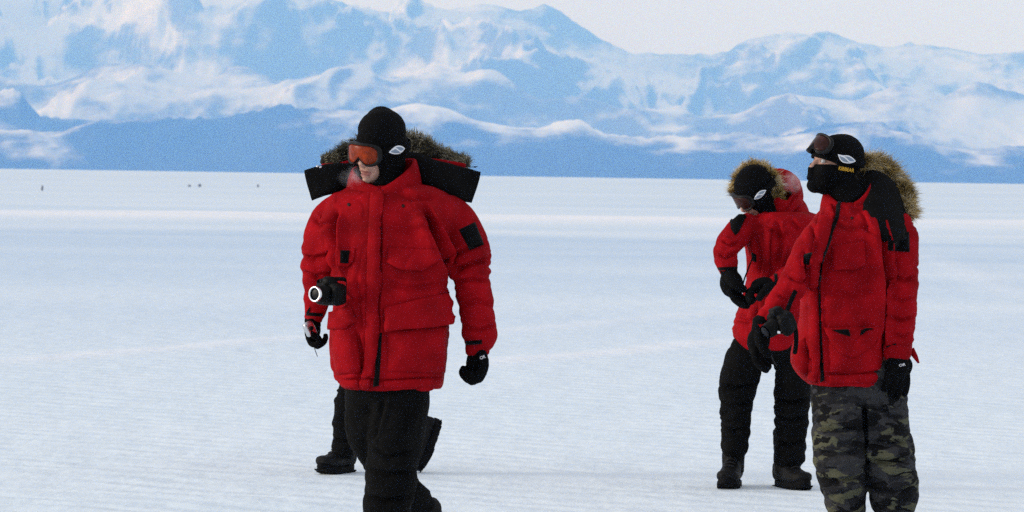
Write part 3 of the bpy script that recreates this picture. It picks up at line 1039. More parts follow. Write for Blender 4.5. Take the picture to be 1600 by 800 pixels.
def camo_material():
    m_ = mat('camouflage_cloth', (.05, .05, .04), .9, spec=.2)
    t = m_.node_tree; b = t.nodes['Principled BSDF']
    tc = t.nodes.new('ShaderNodeTexCoord')
    def layer(scale, off, lo, hi):
        mp = t.nodes.new('ShaderNodeMapping'); mp.inputs['Location'].default_value = (off, off * .7, off * 1.3)
        mp.inputs['Scale'].default_value = (1, 1, 2.0); mp.inputs['Rotation'].default_value = (0, .35, 0)
        t.links.new(tc.outputs['Object'], mp.inputs['Vector'])
        n = t.nodes.new('ShaderNodeTexNoise'); n.inputs['Scale'].default_value = scale; n.inputs['Detail'].default_value = 3.5
        n.inputs['Roughness'].default_value = .5; n.inputs['Distortion'].default_value = .6
        t.links.new(mp.outputs[0], n.inputs['Vector'])
        r = t.nodes.new('ShaderNodeMapRange'); r.inputs['From Min'].default_value = lo; r.inputs['From Max'].default_value = hi
        t.links.new(n.outputs['Fac'], r.inputs['Value'])
        return r.outputs[0]
    cur = None
    base = (.013, .013, .015, 1)
    for sc_, off, lo, hi, col in ((9.0, 3.1, .49, .51, (.031, .031, .033, 1)), (8.5, 9.7, .55, .57, (.080, .081, .050, 1)), (10.0, 15.2, .54, .555, (.003, .003, .0035, 1))):
        mx = t.nodes.new('ShaderNodeMix'); mx.data_type = 'RGBA'
        t.links.new(layer(sc_, off, lo, hi), mx.inputs[0])
        if cur is None: mx.inputs[6].default_value = base
        else: t.links.new(cur, mx.inputs[6])
        mx.inputs[7].default_value = col
        cur = mx.outputs[2]
    t.links.new(cur, b.inputs['Base Color'])
    n3 = t.nodes.new('ShaderNodeTexNoise'); n3.inputs['Scale'].default_value = 60; n3.inputs['Detail'].default_value = 6
    t.links.new(tc.outputs['Object'], n3.inputs['Vector'])
    bp = t.nodes.new('ShaderNodeBump'); bp.inputs['Distance'].default_value = .003
    t.links.new(n3.outputs['Fac'], bp.inputs['Height']); t.links.new(bp.outputs[0], b.inputs['Normal'])
    return m_

def fur_material():
    m_ = mat('fur', (.2, .17, .1), .8, spec=.2)
    t = m_.node_tree
    at = t.nodes.new('ShaderNodeAttribute'); at.attribute_name = 'hair_tint'
    t.links.new(at.outputs['Color'], t.nodes['Principled BSDF'].inputs['Base Color'])
    return m_

def skin_material():
    m_ = mat('skin', (.46, .27, .21), .6, spec=.25, vary=.22, vscale=45, bump=.0006, bscale=220)
    b = m_.node_tree.nodes['Principled BSDF']
    b.inputs['Subsurface Weight'].default_value = .12
    b.inputs['Subsurface Radius'].default_value = (.012, .004, .002)
    return m_

M = dict(
    red=fabric('red_parka_cloth', (.275, .0030, .0068), .55, rough=.8, spec=.05),
    red_dark=fabric('red_lining_cloth', (.26, .006, .010), .7),
    black=fabric('black_cloth', (.004, .004, .0043), .6, bump=.0009),
    trouser=fabric('black_trouser_cloth', (.0042, .0042, .0042), .5, bump=.0012),
    knit=fabric('black_knit', (.0030, .0030, .0033), .5, 420, .0012),
    lining=fabric('black_fleece_lining', (.0048, .0048, .005), .4, 300, .0016),
    glove=fabric('black_glove_cloth', (.0028, .0028, .0031), .5, 500, .001),
    patch=fabric('black_velcro_patch', (.002, .002, .0023), .6, 900, .0008, .95, .05),
    boot=mat('boot_leather', (.005, .005, .0052), .65, spec=.15, bump=.002, bscale=40, vary=.4, vscale=14),
    sole=mat('boot_rubber', (.0045, .0045, .005), .8, spec=.1, bump=.001, bscale=90, vary=.4, vscale=30),
    lace=mat('boot_lace', (.02, .02, .022), .9),
    goggle_frame=mat('goggle_frame_plastic', (.004, .004, .0045), .45, spec=.2),
    strap=fabric('goggle_strap_web', (.003, .003, .0033), .6, 700, .0006),
    lens=mat('orange_goggle_lens', (.20, .022, .003), .26, spec=.2, vary=.7, vscale=30),
    lens_dark=mat('smoked_goggle_lens', (.032, .010, .008), .3, spec=.14, vary=.6, vscale=30),
    emblem_white=mat('emblem_white', (.80, .82, .86), .5),
    emblem_grey=mat('emblem_grey', (.22, .28, .36), .5),
    yellow=mat('yellow_thread', (.75, .42, .04), .7),
    white_print=mat('white_print', (.7, .7, .72), .6),
    metal=mat('brushed_steel', (.62, .63, .65), .28, 1.0),
    chrome=mat('bright_lens_ring', (.86, .86, .88), .22, 1.0),
    cam_black=mat('camera_plastic', (.0016, .0016, .0018), .55, spec=.12, bump=.001, bscale=120),
    glass=mat('camera_glass', (.004, .004, .007), .35, spec=.12),
    stud=mat('snap_stud', (.03, .012, .012), .35, .8),
    cord=mat('cord', (.02, .02, .022), .7),
    grey_cord=mat('grey_cord', (.16, .18, .20), .6),
    eye=mat('eye_white', (.6, .58, .55), .2, spec=.5),
    iris=mat('eye_iris', (.03, .02, .015), .15, spec=.6),
    lip=mat('lip_skin', (.31, .13, .115), .5, spec=.2),
    camo=camo_material(), fur=fur_material(), skin=skin_material(),
)
TAN_FUR = [(.03, .024, .018), (.20, .135, .05), (.46, .31, .085), (.62, .45, .15), (.60, .51, .33), (.80, .74, .58)]
GREY_FUR = [(.022, .020, .015), (.085, .076, .05), (.17, .155, .095), (.27, .245, .155), (.36, .33, .24), (.55, .51, .42)]
# ------------------------------------------------------------------ people
def make_body(fig, c, B, rows, arms, legs, label, voxel=.006, thin=.55, nr=1.0):
    top = rows[0]
    tc = fig.p((top[1] + top[2]) / 2, top[0] + 12, (top[3] + top[4]) / 2)
    neck0 = c + B @ np.array((0, -.02, -.07))
    neck = tube3([neck0, (neck0 * 0.5 + tc * 0.5), tc], [.05 * nr, .054 * nr, .066 * nr], 16)
    shr = []
    for py, xl, xr, df, db in rows[1:]:
        m_, h_ = (xl + xr) / 2, (xr - xl) / 2 * .66
        dm, dh = (df + db) / 2, (db - df) / 2 * .66
        shr.append((py, m_ - h_, m_ + h_, dm - dh, dm + dh))
    soup = head_soup(c, B) + [neck, trunk(fig, shr, 24)]
    for l_ in list(arms) + list(legs):
        soup.append(limb(fig, [(a, b, d_, r * thin) for a, b, d_, r in l_], 14))
    V, Fc = remesh(soup, voxel, 2)
    # lips slightly parted
    loc = (V - c) @ B
    mouth = np.exp(-(loc[:, 0] / .022) ** 2 - ((loc[:, 2] + .084) / .004) ** 2) * (loc[:, 1] > .06)
    V = V - np.outer(mouth * .012, B[:, 1])
    o = mesh_obj('person', V, Fc, M['skin'], origin=fig.o)
    def lips(cc):
        l_ = (cc - c) @ B
        return ((np.abs(l_[:, 0]) < .024 * (1 - ((l_[:, 2] + .084) / .021) ** 2).clip(0, 1) ** .5) & (np.abs(l_[:, 2] + .084) < .0125) & (l_[:, 1] > .07)).astype(int)
    set_mats(o, [M['lip']], lips)
    tag(o, label, 'person', 'people in red parkas on the snow')
    for s_ in (-1, 1):
        e = ellipsoid(c + B @ np.array((s_ * .031, .076, .0)), (.0125, .0125, .0125), B)
        eo = mesh_obj('eye', *e, M['eye'], o)
        set_mats(eo, [M['iris']], lambda cc, s_=s_: (np.linalg.norm((cc - c) @ B - np.array((s_ * .031, .0885, .0)), axis=1) < .0062).astype(int))
    return o

def neck_tube(fig, c, B, end, r0=.066, r1=.085):
    a = c + B @ np.array((0, -.015, -.06)); e = fig.p(*end)
    return tube3([a, (a + e) / 2, e], [r0, (r0 + r1) / 2, r1], 20)

def collar(fig, name, cx, dd, rx, ry, rows, material, parent, th=.016, flare=1.1):
    R_ = []
    for deg, top, bot in rows:
        a = rad(deg)
        R_.append((fig.p(cx + rx * math.cos(a), top, dd - ry * math.sin(a)), fig.p(cx + rx * flare * math.cos(a), bot, dd - ry * flare * math.sin(a)), th))
    V, Fc = band(R_, 12, 3.0, 5)
    V = wrinkle(V, Fc, (), .003, 16, 18, 7.0)
    return mesh_obj(name, V, Fc, material, parent)

def stand(fig, px, d_, h=.129):
    a = fig.p(px, 500, d_); a[2] = h
    return a

BLACKCUFF = dict(thick=.004, res=3.0)

# ===== 1: the near walker on the left
f1 = Fig(15.0, 608)
B1 = frame(38, 9, 6); c1 = f1.p(593, 232, .0)
rows1 = [(284, 570, 645, -.03, .13), (295, 538, 690, -.08, .16), (308, 514, 714, -.13, .18), (332, 506, 720, -.17, .19), (370, 512, 702, -.19, .18), (420, 518, 698, -.20, .18), (470, 519, 702, -.21, .19), (520, 514, 702, -.21, .20), (570, 516, 697, -.21, .20), (594, 523, 694, -.205, .195), (603, 530, 692, -.20, .19), (607, 536, 690, -.195, .185)]
armL1 = [(536, 320, .02, 24), (513, 344, .02, 28), (500, 385, .01, 29), (496, 410, .02, 26), (497, 445, .05, 23), (495, 475, .07, 19), (491, 494, .08, 15)]
armR1 = [(692, 322, .02, 28), (713, 348, .02, 33), (728, 385, .01, 38), (735, 415, .0, 34), (739, 450, -.01, 29), (745, 485, -.02, 29), (750, 515, -.03, 29), (748, 540, -.03, 22)]
legB1 = [(578, 592, .02, 39), (570, 640, -.02, 34), (572, 680, -.02, 30), (590, 715, .06, 28), (622, 752, .22, 28), (652, 790, .36, 28), (668, 830, .44, 26)]
legF1 = [(628, 590, -.03, 47), (624, 640, -.05, 47), (618, 685, -.09, 43), (612, 725, -.10, 40), (609, 765, -.09, 39), (605, 800, -.07, 38), (603, 850, -.05, 34), (603, 872, -.05, 31)]
p1 = make_body(f1, c1, B1, rows1, [armL1, armR1], [legB1, legF1], 'large bareheaded-mouth walker in red parka at left, orange goggles worn over the eyes', .0045)
p1['label'] = 'nearest walker at left, red parka, black cap and orange goggles, hood thrown back'
V, Fc = remesh([trunk(f1, rows1), limb(f1, armL1), limb(f1, armR1)], .006, 4)
cre1 = [([(664, 326), (676, 360), (688, 400), (704, 442)], 6, .042), ([(524, 330), (524, 380), (526, 430)], 6, .026),
        ([(700, 402), (725, 392), (757, 380)], 5, .010), ([(706, 425), (735, 412), (766, 405)], 5, .012), ([(708, 440), (740, 436), (766, 440)], 4, .008), ([(718, 478), (745, 470), (772, 478)], 5, .007), ([(722, 510), (748, 516), (776, 508)], 5, .008),
        ([(472, 400), (492, 405), (518, 392)], 5, .012), ([(474, 425), (496, 432), (520, 420)], 5, .010), ([(476, 455), (496, 462), (512, 452)], 4, .008), ([(490, 340), (505, 352), (520, 350)], 5, .008),
        ([(602, 440), (640, 452), (690, 446)], 6, .007), ([(604, 350), (640, 362), (676, 356)], 8, .006), ([(530, 460), (555, 470), (575, 462)], 6, .008), ([(522, 596), (560, 592), (600, 594), (640, 592), (690, 590)], 3, .006),
        ([(556, 430), (560, 470), (564, 520)], 5, .006), ([(620, 300), (650, 312), (680, 308)], 6, .006), ([(558, 520), (566, 560), (560, 600)], 4, .009), ([(596, 310), (594, 400), (591, 500), (587, 600)], 3, .006)]
V = wrinkle(V, Fc, cre1, .0055, 9, 14, 1.0, puff=.004, ridge=.013, arm=lambda q: np.maximum((518 - q[:, 0]) / 14, (q[:, 0] - 698) / 12) + .5)
parka1 = mesh_obj('parka', V, Fc, M['red'], p1)
s1 = Surf(V, Fc)
decal('storm_flap', s1, [(579, 303), (600, 302), (597, 360), (595, 420), (592, 480), (589, 535), (583, 580), (577, 608), (566, 606), (570, 560), (572, 480), (574, 400)], M['red'], parka1, .007, gap=.012, gdir=(1, 0))
decal('zip', s1, [(593, 520), (597, 520), (595, 560), (592, 603), (583, 604), (588, 565)], M['patch'], parka1, .010, res=3)  # black strip painting the shaded gap beside the storm flap
decal('chest_pocket_flap', s1, [(606, 386), (690, 390), (684, 408), (658, 424), (626, 423), (606, 411)], M['red'], parka1, .007, .003, gap=.018)
decal('pocket', s1, [(604, 516), (699, 508), (697, 584), (606, 580)], M['red'], parka1, .004, .020)
decal('pocket_flap', s1, [(599, 481), (640, 470), (702, 456), (705, 506), (650, 513), (601, 518)], M['red'], parka1, .022, .006, gap=.018)
decal('pocket', s1, [(521, 506), (545, 486), (557, 520), (566, 582), (526, 586), (518, 545)], M['red'], parka1, .004, .024)
decal('pocket_flap', s1, [(520, 488), (548, 476), (558, 500), (545, 514), (522, 516)], M['red'], parka1, .022, .006, gap=.018)
decal('hem', s1, [(524, 590), (560, 594), (560, 606), (540, 607), (526, 600)], M['red'], parka1, .005)
decal('hem', s1, [(600, 594), (690, 589), (690, 603), (600, 608)], M['red'], parka1, .005)
decal('chest_tab', s1, [(527, 388), (556, 388), (553, 408), (544, 418), (528, 415)], M['red'], parka1, .006, gap=.006)
decal('patch', s1, [(531, 391), (547, 391), (547, 412), (530, 411)], M['patch'], parka1, .020, res=3)
decal('patch', s1, [(717, 359), (742, 347), (756, 382), (734, 391)], M['patch'], parka1, .004, res=3)
for x, y in ((545, 320), (630, 322), (604, 290)):
    disc_stud('stud', s1, x, y, 2.6, M['stud'], parka1)
for pl, wd in (([(728, 536), (753, 534)], 6), ([(476, 490), (504, 492)], 5)):
    decal('cuff_strap', s1, ribbon(s1, pl, wd), M['patch'], parka1, .005, res=3)
V, Fc = tube3([f1.p(747, 538, -.03), f1.p(746, 546, -.03), f1.p(746, 552, -.03)], [.050, .048, .046], 24)
mesh_obj('cuff', V, Fc, M['red'], parka1)
V, Fc = tube3([f1.p(491, 492, .08), f1.p(489, 499, .08)], [.037, .036], 24)
mesh_obj('cuff', V, Fc, M['red_dark'], parka1)
collar(f1, 'collar', 600, .03, 46, .115, [(96, 294, 320), (130, 284, 314), (165, 270, 304), (200, 260, 292), (270, 250, 286), (335, 248, 292), (362, 250, 303), (395, 264, 313), (430, 282, 320), (462, 296, 324)], M['red'], parka1, .022, 1.22)
V, Fc = remesh([limb(f1, legB1), limb(f1, legF1), trunk(f1, [(560, 545, 680, -.14, .14), (600, 541, 673, -.15, .15), (625, 548, 660, -.12, .13)])], .0075, 4)
creT1 = [([(580, 700), (610, 715), (645, 705)], 5, .010), ([(575, 735), (610, 742), (648, 735)], 5, .010), ([(572, 775), (605, 782), (640, 776)], 5, .012), ([(600, 620), (590, 660), (578, 690)], 6, .008), ([(640, 640), (630, 680)], 7, .007), ([(655, 750), (668, 760), (676, 762)], 4, .008)]
V = wrinkle(V, Fc, creT1, .005, 9, 16, 4.0, puff=.006, ridge=.006)
mesh_obj('trousers', V, Fc, M['trouser'], p1)
boot(stand(f1, 603, -.06), (-.12, -1, 0), (0, 0, 1), M, p1)
boot(f1.p(672, 838, .47), (-.15, -.55, -.8), (-.1, -.7, .6), M, p1)
h1, hv, hf = hand(f1.p(746, 546, -.03), (.02, -.10, -1), (-.75, -.65, 0), M, p1, curl=(42, 70, 55), thumb=-1, size=1.06, puff=1.5, thumb_curl=30, thumb_in=-.6, fat=1.3)
letters('OR', Surf(hv, hf), (751, 562), (759, 559), 4.6, M['white_print'], h1, bold=.02)
hand(f1.p(489, 497, .08), (-.02, -.05, -1), (.85, -.5, 0), M, p1, curl=(40, 62, 45), thumb=1, size=.9, puff=1.1, thumb_curl=50, fat=1.15)
# knitted cap and balaclava
nk = neck_tube(f1, c1, B1, (600, 290, .02))
hat = [ellipsoid(c1 + B1 @ np.array((.0, -.016, .066)), (.090, .104, .090), B1), ellipsoid(c1 + B1 @ np.array((.0, -.014, .010)), (.098, .114, .085), B1), ellipsoid(f1.p(596, 188, .02), (.062, .07, .056)), ellipsoid(c1 + B1 @ np.array((.0, -.03, -.06)), (.084, .085, .08), B1)]
bal = cover('balaclava', c1, B1, nk, lambda l: (l[:, 1] > .0) & ((l[:, 0] / .062) ** 2 + ((l[:, 2] + .050) / .088) ** 2 < 1), M['knit'], p1, .011, .0045, hat, .0025)
gog1, st1 = goggles(c1, B1, p1, M, centre=(.002, .130, -.004), emblem=((621, 227), .080, .0170), grow=.022, hw=.096, ht=.043, hb=.047, strap_up=.008)
surf_g = Surf(*[(lambda o: (np.array([v.co[:] for v in o.data.vertices]) + np.array(o['_o'])))(gog1), [tuple(p.vertices) for p in gog1.data.polygons]])
decal('frame_print', surf_g, [(550, 218), (562, 219), (562, 221), (550, 220)], M['white_print'], gog1, .0008, res=1.5)
# hood thrown back on the shoulders: fleece lining, red shell edge, fur
hoodrows = [(f1.p(477, 267, .05), f1.p(488, 313, .05), .030), (f1.p(498, 260, .06), f1.p(508, 305, .03), .05), (f1.p(520, 258, .08), f1.p(530, 300, .04), .07), (f1.p(545, 256, .12), f1.p(556, 298, .10), .09), (f1.p(580, 246, .19), f1.p(585, 300, .17), .10),
            (f1.p(620, 238, .20), f1.p(622, 300, .17), .10), (f1.p(655, 240, .15), f1.p(650, 290, .12), .09), (f1.p(690, 254, .09), f1.p(680, 298, .04), .07), (f1.p(722, 262, .06), f1.p(710, 311, .0), .05), (f1.p(752, 268, .05), f1.p(737, 317, .02), .030)]
V, Fc = band(hoodrows, 20, 3.2, 6)
V = wrinkle(V, Fc, (), .005, 14, 14, 9.0, puff=.006)
hood1 = mesh_obj('hood', V, Fc, M['lining'], p1)
for rows_ in ([(f1.p(504, 256, .075), f1.p(506, 268, .075), .03), (f1.p(525, 254, .10), f1.p(526, 266, .10), .03), (f1.p(548, 250, .13), f1.p(549, 264, .13), .03)],
              [(f1.p(675, 247, .12), f1.p(672, 262, .12), .03), (f1.p(700, 250, .10), f1.p(698, 264, .10), .03), (f1.p(727, 255, .075), f1.p(725, 267, .075), .03)]):
    V, Fc = band(rows_, 12, 3, 5)
    mesh_obj('shell_edge', wrinkle(V, Fc, (), .003, 20, 20, 2.0), Fc, M['red'], hood1)
fp = [(*f1.p(504, 253, .12), .018), (*f1.p(525, 247, .15), .026), (*f1.p(548, 236, .20), .036), (*f1.p(590, 222, .26), .05), (*f1.p(635, 226, .26), .058), (*f1.p(660, 234, .22), .052), (*f1.p(690, 245, .17), .036), (*f1.p(715, 252, .13), .022), (*f1.p(730, 257, .11), .014)]
fur('fur_trim', fp, 22000, .029, M['fur'], hood1, 5, (0, -.1, -.15), 1.0, GREY_FUR)
def cordline(name, pts, r, material, parent, sub=5):
    q = resample(pts, sub)
    return mesh_obj(name, *tube3(q, np.full(len(q), r), 7), material, parent)
cordline('draw_cord', [f1.p(726, 260, .08), f1.p(736, 261, .07), f1.p(746, 260, .07)], .0016, M['cord'], hood1)
mesh_obj('cord_toggle', *ellipsoid(f1.p(742, 261, .07), (.006, .005, .003)), M['cord'], hood1)
for k in range(2):
    mesh_obj('cord_toggle', *ellipsoid(f1.p(496 + 5 * k, 260 + 1.2 * k, .02), (.006, .006, .005)), M['metal'], hood1)

# ===== the walker hidden behind the first one
f4 = Fig(20.3, 575)
B4 = frame(80, 5, 0); c4 = f4.p(598, 258, .0)
rows4 = [(285, 585, 622, -.08, .10), (298, 560, 650, -.18, .18), (320, 552, 658, -.24, .24), (380, 550, 662, -.24, .24), (450, 548, 664, -.22, .22), (520, 550, 662, -.22, .22), (565, 556, 655, -.2, .2)]
armL4 = [(606, 318, -.24, 22), (608, 370, -.27, 21), (604, 420, -.25, 19), (590, 470, -.22, 16), (582, 490, -.20, 13)]
armR4 = [(606, 318, .24, 22), (612, 370, .27, 21), (620, 420, .27, 19), (628, 470, .25, 16), (632, 490, .24, 13)]
legA4 = [(578, 548, -.08, 27), (556, 595, -.09, 24), (542, 640, -.09, 20), (538, 680, -.09, 18.5), (537, 708, -.09, 18.5)]
legB4 = [(612, 548, .09, 27), (606, 595, .09, 24), (602, 632, .09, 21), (622, 652, .09, 19), (648, 660, .09, 17)]
p4 = make_body(f4, c4, B4, rows4, [armL4, armR4], [legA4, legB4], 'fourth walker almost hidden behind the nearest one, only dark trousers and boots showing', .008)
V, Fc = remesh([trunk(f4, rows4), limb(f4, armL4), limb(f4, armR4)], .011, 4)
mesh_obj('parka', wrinkle(V, Fc, (), .006, 8, 12, 3.0, puff=.008), Fc, M['red'], p4)
V, Fc = remesh([limb(f4, legA4), limb(f4, legB4), trunk(f4, [(535, 560, 650, -.16, .16), (560, 564, 645, -.15, .15), (575, 575, 630, -.12, .12)])], .008, 3)
mesh_obj('trousers', wrinkle(V, Fc, [([(520, 615), (538, 620), (556, 614)], 4, .010), ([(520, 650), (538, 656), (556, 650)], 4, .010), ([(520, 685), (538, 690), (556, 686)], 4, .010)], .006, 10, 22, 6.0, ridge=.006), Fc, M['trouser'], p4)
boot(stand(f4, 537, -.05), (-.50, -.87, 0), (0, 0, 1), M, p4, .98)
boot(f4.p(648, 672, .09), (-.26, -.42, -.87), (-.93, -.05, .36), M, p4, .96)
hand(f4.p(582, 490, -.2), (-.2, 0, -1), (0, 1, 0), M, p4, thumb=1)
hand(f4.p(632, 490, .24), (.1, 0, -1), (0, -1, 0), M, p4, thumb=-1)
collar(f4, 'collar', 603, .0, 27, .09, [(0, 276, 304), (90, 288, 308), (180, 284, 306), (270, 272, 302), (370, 276, 304)], M['red'], [o for o in p4.children if o.name.startswith('parka')][0], .02, 1.15)
cover('balaclava', c4, B4, neck_tube(f4, c4, B4, (602, 300, 0)), lambda l: (l[:, 1] > 0) & ((l[:, 0] / .06) ** 2 + ((l[:, 2] + .045) / .08) ** 2 < 1), M['knit'], p4, .011, .006)

# ===== 2: the bowed figure in the middle right
f2 = Fig(19.7, 1192)
B2 = frame(62, 36, 6); c2 = f2.p(1179, 298, -.06)
rows2 = [(330, 1190, 1262, -.16, .12), (342, 1168, 1288, -.20, .18), (362, 1160, 1294, -.20, .20), (400, 1166, 1290, -.20, .22), (440, 1164, 1284, -.20, .22), (470, 1158, 1276, -.20, .22), (500, 1148, 1268, -.20, .22), (522, 1144, 1258, -.20, .20), (545, 1158, 1246, -.17, .17)]
armL2 = [(1176, 348, -.10, 19), (1152, 364, -.14, 21), (1136, 385, -.20, 20), (1134, 404, -.24, 18.5), (1137, 424, -.28, 16)]
armR2 = [(1270, 352, -.05, 24), (1262, 395, -.14, 23), (1245, 425, -.24, 20), (1222, 440, -.30, 17), (1208, 446, -.32, 15)]
legL2 = [(1172, 540, -.02, 29), (1160, 572, -.04, 31), (1153, 604, -.06, 30), (1150, 640, -.04, 26), (1148, 675, -.02, 23.5), (1147, 704, -.02, 22)]
legR2 = [(1232, 540, .0, 29), (1238, 575, -.02, 29), (1238, 610, -.03, 29), (1237, 650, -.01, 27), (1235, 690, .0, 24.5), (1234, 722, .0, 24)]
p2 = make_body(f2, c2, B2, rows2, [armL2, armR2], [legL2, legR2], 'bowed figure in the middle with fur-edged hood up, looking down at its hands', .006, nr=.78)
V, Fc = remesh([trunk(f2, rows2), limb(f2, armL2), limb(f2, armR2)], .007, 3)
cre2 = [([(1120, 395), (1136, 402), (1152, 396)], 4, .012), ([(1126, 374), (1142, 384), (1156, 380)], 4, .010), ([(1180, 370), (1190, 400), (1188, 430)], 5, .012), ([(1215, 345), (1220, 380), (1214, 420)], 5, .012), ([(1145, 496), (1170, 502), (1215, 500)], 4, .008), ([(1236, 345), (1250, 360)], 5, .010), ([(1185, 480), (1190, 515), (1184, 540)], 5, .010), ([(1198, 360), (1230, 372)], 6, .008)]
V = wrinkle(V, Fc, cre2, .007, 9, 14, 5.0, puff=.004, ridge=.014, arm=lambda q: np.maximum((1160 - q[:, 0]) / 10, 0))
parka2 = mesh_obj('parka', V, Fc, M['red'], p2)
s2 = Surf(V, Fc)
decal('shoulder_panel', s2, [(1141, 346), (1152, 335), (1166, 332), (1163, 345), (1155, 362), (1149, 368), (1142, 358)], M['lining'], parka2, .010, .008, depth=19.5)
decal('storm_flap', s2, [(1196, 355), (1206, 355), (1202, 420), (1196, 480), (1192, 540), (1180, 538), (1186, 470), (1192, 410)], M['red'], parka2, .008, depth=19.5, gap=.012, gdir=(1, 0))
decal('pocket_flap', s2, [(1204, 488), (1232, 486), (1234, 508), (1204, 510)], M['red'], parka2, .012, depth=19.5, gap=.018)
decal('cuff_strap', s2, ribbon(s2, [(1122, 420), (1152, 419)], 5), M['patch'], parka2, .005, res=3, depth=19.5)
decal('cuff_strap', s2, ribbon(s2, [(1212, 428), (1214, 452)], 5), M['patch'], parka2, .005, res=3, depth=19.5)
decal('patch', s2, [(1174, 394), (1182, 398), (1182, 410), (1176, 408)], M['patch'], parka2, .004, res=3, depth=19.5)
V, Fc = remesh([limb(f2, legL2), limb(f2, legR2), trunk(f2, [(510, 1160, 1250, -.16, .16), (545, 1158, 1250, -.17, .17), (568, 1178, 1232, -.12, .12)])], .008, 3)
creT2 = [([(1125, 600), (1150, 608), (1180, 600)], 4, .014), ([(1124, 628), (1150, 634), (1176, 628)], 4, .012), ([(1128, 668), (1150, 674), (1170, 666)], 4, .012), ([(1210, 622), (1238, 630), (1264, 622)], 4, .014), ([(1212, 650), (1236, 658), (1262, 650)], 4, .010), ([(1212, 690), (1236, 696), (1258, 688)], 4, .012)]
mesh_obj('trousers', wrinkle(V, Fc, creT2, .006, 10, 20, 8.0, puff=.006, ridge=.008), Fc, M['trouser'], p2)
boot(stand(f2, 1148, .02), (-.22, -1, 0), (0, 0, 1), M, p2, 1.02)
boot(stand(f2, 1234, .0), (.42, -1, 0), (0, 0, 1), M, p2, 1.02)
hand(f2.p(1139, 424, -.28), (.22, -.12, -1), (.8, -.3, .1), M, p2, curl=(16, 26, 24), thumb=1, size=1.22, puff=1.9, thumb_curl=40, fat=1.45)
hand(f2.p(1210, 445, -.32), (-1, -.15, -.12), (-.1, -.2, -1), M, p2, curl=(30, 45, 35), thumb=1, size=1.1, puff=1.6, thumb_curl=40, fat=1.4)
bal2 = cover('balaclava', c2, B2, neck_tube(f2, c2, B2, (1200, 345, -.04), .052, .056), lambda l: (l[:, 1] > 0) & ((l[:, 0] / .062) ** 2 + ((l[:, 2] + .05) / .085) ** 2 < 1), M['knit'], p2, .011, .005, [tube3([c2 + B2 @ np.array((0, -.02, -.07)), (c2 + f2.p(1226, 342, -.02)) / 2 + np.array((.01, 0, -.03)), f2.p(1226, 348, -.02)], [.054, .056, .064], 18)])
gog2, st2 = goggles(c2, B2, p2, dict(M, lens=M['lens_dark']), centre=(0, .116, .0), emblem=((1187, 303), .076, .016), grow=.019, hw=.094, hb=.044, ht=.046)
# hood up: a shell open to the face, standing more upright than the bowed head
Bh = frame(26, 14, 6); ch = f2.p(1185, 299, .03)
V, Fc = remesh([ellipsoid(f2.p(1214, 303, .10), (.140, .14, .136), np.eye(3)), ellipsoid(ch + Bh @ np.array((0, -.04, 0)), (.118, .07, .132), Bh), tube3([f2.p(1216, 312, .08), f2.p(1228, 336, .04), f2.p(1234, 356, .02)], [.115, .12, .13], 20), ellipsoid(f2.p(1228, 322, -.02), (.088, .10, .085))], .006, 4)
V = wrinkle(V, Fc, [([(1234, 272), (1244, 300), (1232, 328)], 3, .008), ([(1212, 342), (1236, 340), (1252, 322)], 3, .012)], .006, 10, 12, 6.0, puff=.006, ridge=.006)
loc = (V - ch) @ Bh
cutv = (loc[:, 1] > -.004) & (loc[:, 2] > -.10) & ~((loc[:, 0] > .060) & (loc[:, 2] < -.005))
keep = [f for f in Fc if not all(cutv[i] for i in f)]
used = sorted({i for f in keep for i in f}); mp_ = {i: k for k, i in enumerate(used)}
hood2 = add_solid(mesh_obj('hood', V[used], [tuple(mp_[i] for i in f) for f in keep], M['red'], p2), .012)
ring = []
for dg_ in np.linspace(-100, 120, 17):
    a = rad(dg_)
    ring.append((*(ch + Bh @ np.array((.110 * math.sin(a), .024, .0 + .130 * math.cos(a)))), .022 + .008 * max(0, math.cos(a))))
fur('fur_trim', ring, 20000, .038, M['fur'], hood2, 9, (0, -.05, -.05), 1.0, TAN_FUR, outward=Bh[:, 1] * .4)

# ===== 3: the camouflage-trousered figure on the right
f3 = Fig(16.9, 1345)
B3 = frame(66, -10, 3); c3 = f3.p(1304, 256, .0)
rows3 = [(312, 1304, 1366, -.05, .13), (322, 1290, 1394, -.11, .17), (340, 1272, 1408, -.17, .19), (365, 1260, 1410, -.21, .20), (400, 1256, 1398, -.21, .20), (450, 1252, 1390, -.21, .20), (500, 1249, 1386, -.21, .20), (540, 1238, 1384, -.21, .20), (568, 1236, 1382, -.21, .20), (588, 1250, 1380, -.205, .195), (597, 1260, 1379, -.20, .19), (601, 1264, 1378, -.195, .185)]
armL3 = [(1290, 352, -.08, 22), (1268, 385, -.20, 25), (1250, 425, -.27, 25), (1228, 460, -.33, 22), (1208, 486, -.36, 19), (1194, 505, -.38, 16)]
armR3 = [(1390, 346, .0, 27), (1402, 365, -.02, 33), (1405, 400, -.03, 31), (1406, 440, -.05, 29), (1405, 480, -.08, 28), (1404, 515, -.11, 27), (1402, 540, -.13, 25)]
legL3 = [(1312, 590, .0, 45), (1310, 630, -.03, 43), (1310, 675, -.06, 42), (1313, 720, -.07, 41), (1318, 760, -.05, 36), (1322, 800, -.03, 30), (1323, 822, -.03, 27)]
legR3 = [(1366, 590, .0, 46), (1374, 630, -.01, 45), (1382, 675, -.03, 41), (1391, 720, -.05, 41), (1395, 750, -.05, 40), (1397, 785, -.03, 36), (1398, 812, -.02, 28), (1398, 825, -.02, 27)]
p3 = make_body(f3, c3, B3, rows3, [armL3, armR3], [legL3, legR3], 'figure at far right in camouflage trousers, goggles pushed up on black balaclava', .006)
V, Fc = remesh([trunk(f3, rows3), limb(f3, armL3), limb(f3, armR3)], .0065, 3)
